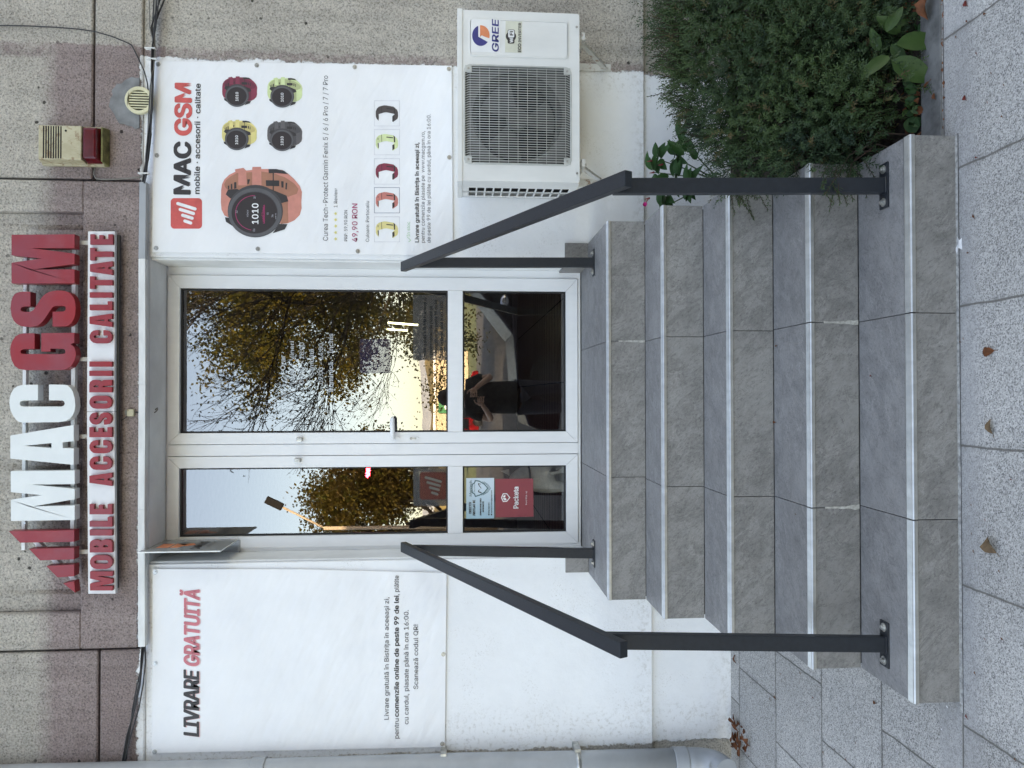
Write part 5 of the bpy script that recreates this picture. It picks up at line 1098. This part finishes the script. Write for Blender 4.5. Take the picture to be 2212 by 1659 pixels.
# ================================================================== WHAT THE GLASS REFLECTS: the street behind the camera
def RF(dx, dy, Y):                      # mirrored measurement: a point at depth y=Y behind the camera seen in the glass
    q = P(dx, dy, y=1.53-Y); return Vector((q.x, Y, q.z))
def tree(name, label, base, H, crown, nleaf, lmat, lsize, seed, trunk_r=.22, bare=False, grp=None, lean=(0, 0), low=.4, nb=9, spr=.32):
    rr = random.Random(seed); base = Vector(base); t = thing(name, label, 'tree', base, grp); tk, br, lf = MB(), MB(), MB()
    top = base+Vector((lean[0], lean[1], H*.55)); tk.tube([base, base.lerp(top, .4)+Vector((.1, 0, 0)), top], trunk_r, 10, True, trunk_r*.55)
    tips = []
    def grow(p, d, L, r, lev):
        pts = [p]
        for i in range(4): d = (d+Vector((rr.uniform(-.25, .25), rr.uniform(-.25, .25), rr.uniform(-.12, .2)))).normalized(); pts.append(pts[-1]+d*L/4)
        br.tube(pts, r, 5 if lev else 6, False, r*.45); tips.extend(pts[2:] if lev else pts[3:])
        if lev < (4 if bare else 3):
            for k in range((4 if lev < 2 else 3)+(1 if bare and lev else 0)):
                q = pts[rr.choice((2, 3, 4))]; grow(q, (d+Vector((rr.uniform(-1, 1), rr.uniform(-1, 1), rr.uniform(-.5, .7)))*.9).normalized(), L*rr.uniform(.5, .72), r*(.64 if bare else .5), lev+1)
    for k in range(nb):
        p = base.lerp(top, rr.uniform(low, 1)); an = rr.uniform(0, 6.28); grow(p, Vector((math.cos(an), math.sin(an), rr.uniform(.1, 1.1))).normalized(), crown*rr.uniform(.55, .8), trunk_r*.42, 0)
    for k in range(nleaf):
        p = rr.choice(tips)+Vector((rr.gauss(0, spr), rr.gauss(0, spr), rr.gauss(0, spr)))*(1 if not bare else .35)
        d = Vector((rr.uniform(-1, 1), rr.uniform(-1, 1), rr.uniform(-1, .4))).normalized(); s = d.orthogonal().normalized(); L = lsize*rr.uniform(.6, 1.3); w_ = L*(.34 if not bare else .2)
        lf.add([p, p+d*L*.5+s*w_, p+d*L, p+d*L*.5-s*w_], [(0, 1, 2, 3)])
    tk.build('trunk', 'bark', t); br.build('branches', 'bark', t); lf.build('leaves', lmat, t); return t
a = RF(800, 640, -24); tree('autumn_tree', 'large yellowing tree across the road seen only in the wide door pane', (a.x+4.2, -24, GZ), 15.0, 7.4, 170000, 'autumn', .15, 21, .3, low=.12, nb=24, spr=.34)
tree('autumn_tree', 'yellow green bushy tree seen only in the narrow door pane', (RF(800, 1120, -24).x-.6, -24.5, GZ), 8.5, 3.5, 42000, 'autumn2', .13, 33, low=.2, nb=11)
a = RF(600, 800, -12.5); tree('street_tree', 'half bare tree with thin twigs reflected high in the wide door pane', (a.x+3.4, -12.5, GZ), 9.5, 4.9, 5200, 'olive', .085, 15, .075, True, low=.25, nb=15)
# street lamp
lp = RF(700, 1141, -15); t = thing('street_lamp', 'street lamp with angled arm reflected in the narrow door pane', 'street lamp', (lp.x, -15, GZ)); m = MB(); m.tube([(lp.x, -15, GZ), (lp.x, -15, lp.z)], .06, 10, True, .05); m.build('pole', 'lampwood', t)
hd = RF(606, 1094, -15); m = MB(); m.tube([(lp.x, -15, lp.z-.1), (lp.x+.06, -15, lp.z+.1), (hd.x, -15, hd.z)], .03, 8); m.build('arm', 'lampwood', t)
dd = (Vector((hd.x, -15, hd.z))-Vector((lp.x, -15, lp.z))).normalized(); m = MB(); m.bar(Vector((hd.x, -15, hd.z))-dd*.05, Vector((hd.x, -15, hd.z))+dd*.42, .2, .09, up=(0, 1, 0)); m.build('lamp_head', 'black', t, .02)
# hills
def ridge(name, mat, Y, z0, z1, seed, jag):
    rr = random.Random(seed); x0, x1 = -abs(Y)*1.1, abs(Y)*1.1; n = 140; vs = []; h = 0
    for i in range(n+1):
        x = x0+(x1-x0)*i/n; h = h*.9+rr.uniform(-1, 1)*jag; zz = (z0+z1)/2+(z1-z0)/2*math.sin(i*.13+seed)+h
        vs += [(x, Y, GZ-1), (x, Y-abs(Y)*.03, zz*.7), (x, Y-abs(Y)*.12, zz), (x, Y-abs(Y)*.3, GZ-1)]
    struct(MB().add(vs, [(i*4+k, i*4+k+1, i*4+k+5, i*4+k+4) for i in range(n) for k in range(3)]).build(name, mat))
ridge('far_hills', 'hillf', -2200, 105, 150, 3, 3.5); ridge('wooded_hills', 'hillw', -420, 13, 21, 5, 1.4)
# supermarket
s0, s1 = RF(960, 758, -110), RF(960, 1000, -110); zt_ = RF(941, 800, -110).z
t = thing('retail_hall', 'beige flat roofed hall with a green sign reflected behind the street', 'building', ((s0.x+s1.x)/2, -115, GZ)); bx('wall', 'beige', t, s1.x, s0.x, -130, -110, GZ, zt_, .05); bx('roof_edge', 'pwhite', t, s1.x-.3, s0.x+.3, -130.3, -109.8, zt_, zt_+.35)
g0, g1 = RF(950, 858, -109.8), RF(950, 893, -109.8); q = bx('sign_panel', 'sgreen', t, g1.x, g0.x, -109.9, -109.7, GZ+1.5, zt_-.4)
m = MB(); cx = (g0.x+g1.x)/2; cz = zt_-2.6; m.prism([[(cx+1.3*math.cos(rad(k)), cz+1.3*math.sin(rad(k))) for k in range(40, 330, 12)]+[(cx+.75*math.cos(rad(k)), cz+.75*math.sin(rad(k))) for k in range(330, 40, -12)]], lambda u, v: (u, -109.6, v), lambda u, v: (u, -109.68, v)); m.build('emblem', 'pwhite', q)
# cars
def car(label, x, Y, dirx, paint, L=4.3, Hh=1.48, prof=None):
    t = thing('parked_car', label, 'car', (x, Y, GZ-.05), 'cars across the pavement'); g0 = GZ-.05
    body = [(-.5, .30), (-.5, .62), (-.47, .78), (-.44, .86), (.16, .88), (.40, .80), (.485, .66), (.5, .5), (.5, .26), (.40, .22), (.375, .36), (.335, .43), (.29, .36), (.27, .22), (-.23, .22), (-.25, .36), (-.295, .43), (-.34, .36), (-.36, .22), (-.46, .22)]
    cab = [(-.46, .84), (-.40, 1.34), (-.34, Hh-.02), (-.12, Hh), (.04, Hh-.07), (.20, .865), (.15, .84)]
    f = lambda yy: (lambda u, v: (x+dirx*u*L, Y+yy, g0+v)); m = MB(); m.prism([body], f(.86), f(-.86)); m.build('body', paint, t, .05, 3)
    fc_ = lambda yy, sh: (lambda u, v: (x+dirx*((u+.13)*sh-.13)*L, Y+yy, g0+.84+(v-.84))); m = MB(); m.prism([cab], fc_(.80, 1), fc_(-.80, 1)); m.build('cabin', paint, t, .06, 3)
    for lp in ([(-.42, .90), (-.375, 1.32), (-.25, 1.38), (-.25, .90)], [(-.235, .90), (-.235, 1.385), (-.12, 1.40), (-.03, 1.36), (-.03, .90)], [(-.015, .90), (-.015, 1.35), (.03, 1.32), (.155, .90)]): MB().prism([lp], f(.81), f(.80)).build('side_window', 'carglass', t, .004, 1)
    for u in (-.295, .335):
        m = MB(); m.disc((x+dirx*u*L, Y+.87, g0+.33), .33, 'y', .01, 28) if False else m.disc((x+dirx*u*L, Y+.66, g0+.33), .32, 'y', -.21, 28); wq = m.build('wheel', 'tyre', t, .02, 2); m = MB(); m.disc((x+dirx*u*L, Y+.872, g0+.33), .20, 'y', -.012, 20); m.build('rim', 'fan', wq)
    m = MB(); m.ball((x+dirx*.10*L, Y+.92, g0+.98), .09, 6, (1.1, .8, .8)); m.build('wing_mirror', 'chrome', t)
    bx('door_handle', 'chrome', t, x+dirx*-.14*L-.06, x+dirx*-.14*L+.06, Y+.862, Y+.885, g0+.78, g0+.80, .005); return t
ck = RF(1100, 790, -6.9); car('dark car parked behind the photographer, reflected low in the wide leaf', RF(1100, 925, -5.8).x+2.15, -5.75, -1, 'carp')
car('red car parked further along, reflected beside the photographer', RF(1010, 870, -45).x, -45, 1, 'carp_red')

# ------------------------------------------------------------------ the photographer
def skinmesh(name, mat, par, nodes, edges, rads, sub_=2, root=0):
    off = Vector(par['_w']); me = bpy.data.meshes.new(name); me.from_pydata([Vector(n)-off for n in nodes], edges, []); o = bpy.data.objects.new(name, me); COL.objects.link(o); o.parent = par
    md = o.modifiers.new('skin', 'SKIN'); md.use_smooth_shade = True; me.skin_vertices[0].data[root].use_root = True
    for i, r in enumerate(rads): me.skin_vertices[0].data[i].radius = r if isinstance(r, tuple) else (r, r)
    sb = o.modifiers.new('sub', 'SUBSURF'); sb.levels = sub_; sb.render_levels = sub_; me.materials.append(M[mat])
    dg = bpy.context.evaluated_depsgraph_get(); bpy.context.view_layer.update(); me2 = bpy.data.meshes.new_from_object(o.evaluated_get(dg)); o.modifiers.clear(); o.data = me2
    if not me2.materials: me2.materials.append(M[mat])
    for p in me2.polygons: p.use_smooth = True
    return o
px_, py_ = .03, -3.86; g0 = GZ
t = thing('person', 'person in dark t-shirt and jeans holding up a phone, reflected in the door', 'person', (px_, py_, g0))
Z = lambda h: g0+h
nodes = [(px_, py_, Z(.95)), (px_, py_, Z(1.15)), (px_, py_+.01, Z(1.36)), (px_, py_, Z(1.47)), (px_, py_+.02, Z(1.54)), (px_, py_+.03, Z(1.63)), (px_, py_+.03, Z(1.70)),
         (px_+.17, py_, Z(1.41)), (px_+.25, py_+.06, Z(1.16)), (px_+.15, py_+.30, Z(1.30)), (px_+.10, py_+.36, Z(1.36)), (px_-.17, py_, Z(1.41)), (px_-.26, py_+.06, Z(1.16)), (px_-.16, py_+.28, Z(1.22)), (px_-.08, py_+.35, Z(1.28)),
         (px_+.10, py_, Z(.88)), (px_+.12, py_+.02, Z(.50)), (px_+.12, py_-.02, Z(.09)), (px_+.13, py_+.15, Z(.05)), (px_-.10, py_, Z(.88)), (px_-.12, py_+.02, Z(.50)), (px_-.12, py_-.02, Z(.09)), (px_-.13, py_+.15, Z(.05))]
edges = [(0, 1), (1, 2), (2, 3), (3, 4), (4, 5), (5, 6), (2, 7), (7, 8), (8, 9), (9, 10), (2, 11), (11, 12), (12, 13), (13, 14), (0, 15), (15, 16), (16, 17), (17, 18), (0, 19), (19, 20), (20, 21), (21, 22)]
rads = [(.12, .08), (.12, .09), (.16, .11), (.075, .07), (.06, .06), (.085, .095), (.075, .085), .062, .045, .032, .026, .062, .045, .032, .026, .06, .045, .035, .033, .06, .045, .035, .033]
skinmesh('body', 'skin', t, nodes, edges, rads)
n2 = [(px_, py_, Z(.80)), (px_, py_, Z(.92)), (px_, py_, Z(1.15)), (px_, py_+.01, Z(1.36)), (px_, py_, Z(1.46)), (px_+.18, py_, Z(1.405)), (px_+.235, py_+.045, Z(1.24)), (px_-.18, py_, Z(1.405)), (px_-.235, py_+.045, Z(1.24))]
skinmesh('shirt', 'shirt', t, n2, [(0, 1), (1, 2), (2, 3), (3, 4), (3, 5), (5, 6), (3, 7), (7, 8)], [(.22, .17), (.215, .165), (.205, .155), (.21, .155), (.09, .09), .080, .072, .080, .072])
n3 = [(px_, py_, Z(.92)), (px_+.10, py_, Z(.80)), (px_+.12, py_+.02, Z(.50)), (px_+.12, py_-.02, Z(.10)), (px_-.10, py_, Z(.80)), (px_-.12, py_+.02, Z(.50)), (px_-.12, py_-.02, Z(.10))]
skinmesh('trousers', 'jeans', t, n3, [(0, 1), (1, 2), (2, 3), (0, 4), (4, 5), (5, 6)], [(.19, .14), .12, .08, .062, .12, .08, .062])
m = MB(); m.ball((px_, py_+.015, Z(1.70)), .105, 10, (.92, 1.02, .9)); m.build('hair', 'hair', t)
for s in (-1, 1): m = MB(); m.ball((px_+s*.13, py_+.08, Z(.04)), .06, 8, (.85, 2.2, .8)); m.build('shoe', 'black', t)
fm = MB()
for s, hx_, hy_, hz_ in ((1, px_+.10, py_+.36, 1.36), (-1, px_-.08, py_+.35, 1.28)):
    fm.ball((hx_-s*.02, hy_+.03, Z(hz_+.02)), .036, 8, (.9, .7, 1.1))
    for k in range(4): a = Vector((hx_-s*.03, hy_+.045, Z(hz_+.045-.021*k))); fm.tube([a, a+Vector((-s*.028, .016, .004)), a+Vector((-s*.052, .004, .002)), a+Vector((-s*.060, -.014, -.002))], .0085, 7, True, .0068)
    a = Vector((hx_-s*.01, hy_+.02, Z(hz_+.055))); fm.tube([a, a+Vector((-s*.02, .01, .025)), a+Vector((-s*.045, .012, .035))], .0095, 7, True, .0075)
fm.build('hands', 'skin', t)

# ------------------------------------------------------------------ white dog behind the narrow leaf, things inside the shop
dxg, dyg = -.42, 1.0
t = thing('dog', 'fluffy white dog with a dark collar behind the narrow door pane', 'dog', (dxg, dyg, 0))
nd = [(dxg+.02, dyg+.20, .16), (dxg, dyg+.08, .20), (dxg, dyg, .26), (dxg-.01, dyg-.05, .345), (dxg-.04, dyg-.10, .36), (dxg-.085, dyg-.15, .335), (dxg+.055, dyg-.02, .14), (dxg+.055, dyg-.03, .03), (dxg+.055, dyg-.06, .012), (dxg-.055, dyg-.02, .14), (dxg-.06, dyg-.03, .03), (dxg-.06, dyg-.06, .012), (dxg+.09, dyg+.20, .06), (dxg+.10, dyg+.12, .015), (dxg-.07, dyg+.20, .06), (dxg-.09, dyg+.12, .015)]
ne = [(0, 1), (1, 2), (2, 3), (3, 4), (4, 5), (1, 6), (6, 7), (7, 8), (1, 9), (9, 10), (10, 11), (0, 12), (12, 13), (0, 14), (14, 15)]
nr = [.10, .105, .085, .068, .055, .022, .042, .026, .024, .042, .026, .024, .05, .024, .05, .024]
skinmesh('body', 'fur', t, nd, ne, nr)
m = MB()
for s in (-1, 1): c = Vector((dxg-.01+s*.045, dyg-.055, .395)); m.add([c+Vector((-.02, 0, 0)), c+Vector((.02, 0, 0)), c+Vector((0, .02, .01)), c+Vector((s*.008, .0, .052))], [(0, 1, 3), (1, 2, 3), (2, 0, 3), (0, 2, 1)])
split(m, 'ear', 'fur', t); m = MB(); m.ball((dxg-.092, dyg-.172, .338), .0125, 6); m.build('nose', 'black', t)
for c in ((dxg-.028, dyg-.158, .372), (dxg-.078, dyg-.128, .375)): m = MB(); m.ball(c, .0085, 6); m.build('eye', 'black', t)
m = MB(); m.tube([(dxg-.07, dyg-.155, .312), (dxg-.075, dyg-.17, .300), (dxg-.075, dyg-.172, .286)], .008, 6); m.build('tongue', 'tongue', t)
m = MB(); m.tube([(dxg+.0+.075*math.cos(a), dyg-.02+.07*math.sin(a), .285+.01*math.sin(a)) for a in [math.pi*2*k/18 for k in range(19)]], .0065, 6, False); m.build('collar', 'black', t)
t = thing('ceiling_lamp', 'pair of lit fluorescent tubes far inside the shop', 'lamp', P(868, 704, y=4.6))
m = MB(); m.tube([P(838, 697, y=4.6), P(903, 702, y=4.6)], .009, 8); m.build('lit_tube', 'tube', t); m = MB(); m.tube([P(836, 711, y=4.62), P(880, 714, y=4.62)], .008, 8); m.build('lit_tube', 'tube', t)
q = MB(); q.tube([P(795+3*math.sin(k*1.9), 1008+2.2*k, y=2.2) for k in range(11)], .012, 6); fin(q.build('neon_sign', 'neon'), 'small red glowing zigzag neon inside the shop', 'neon sign')
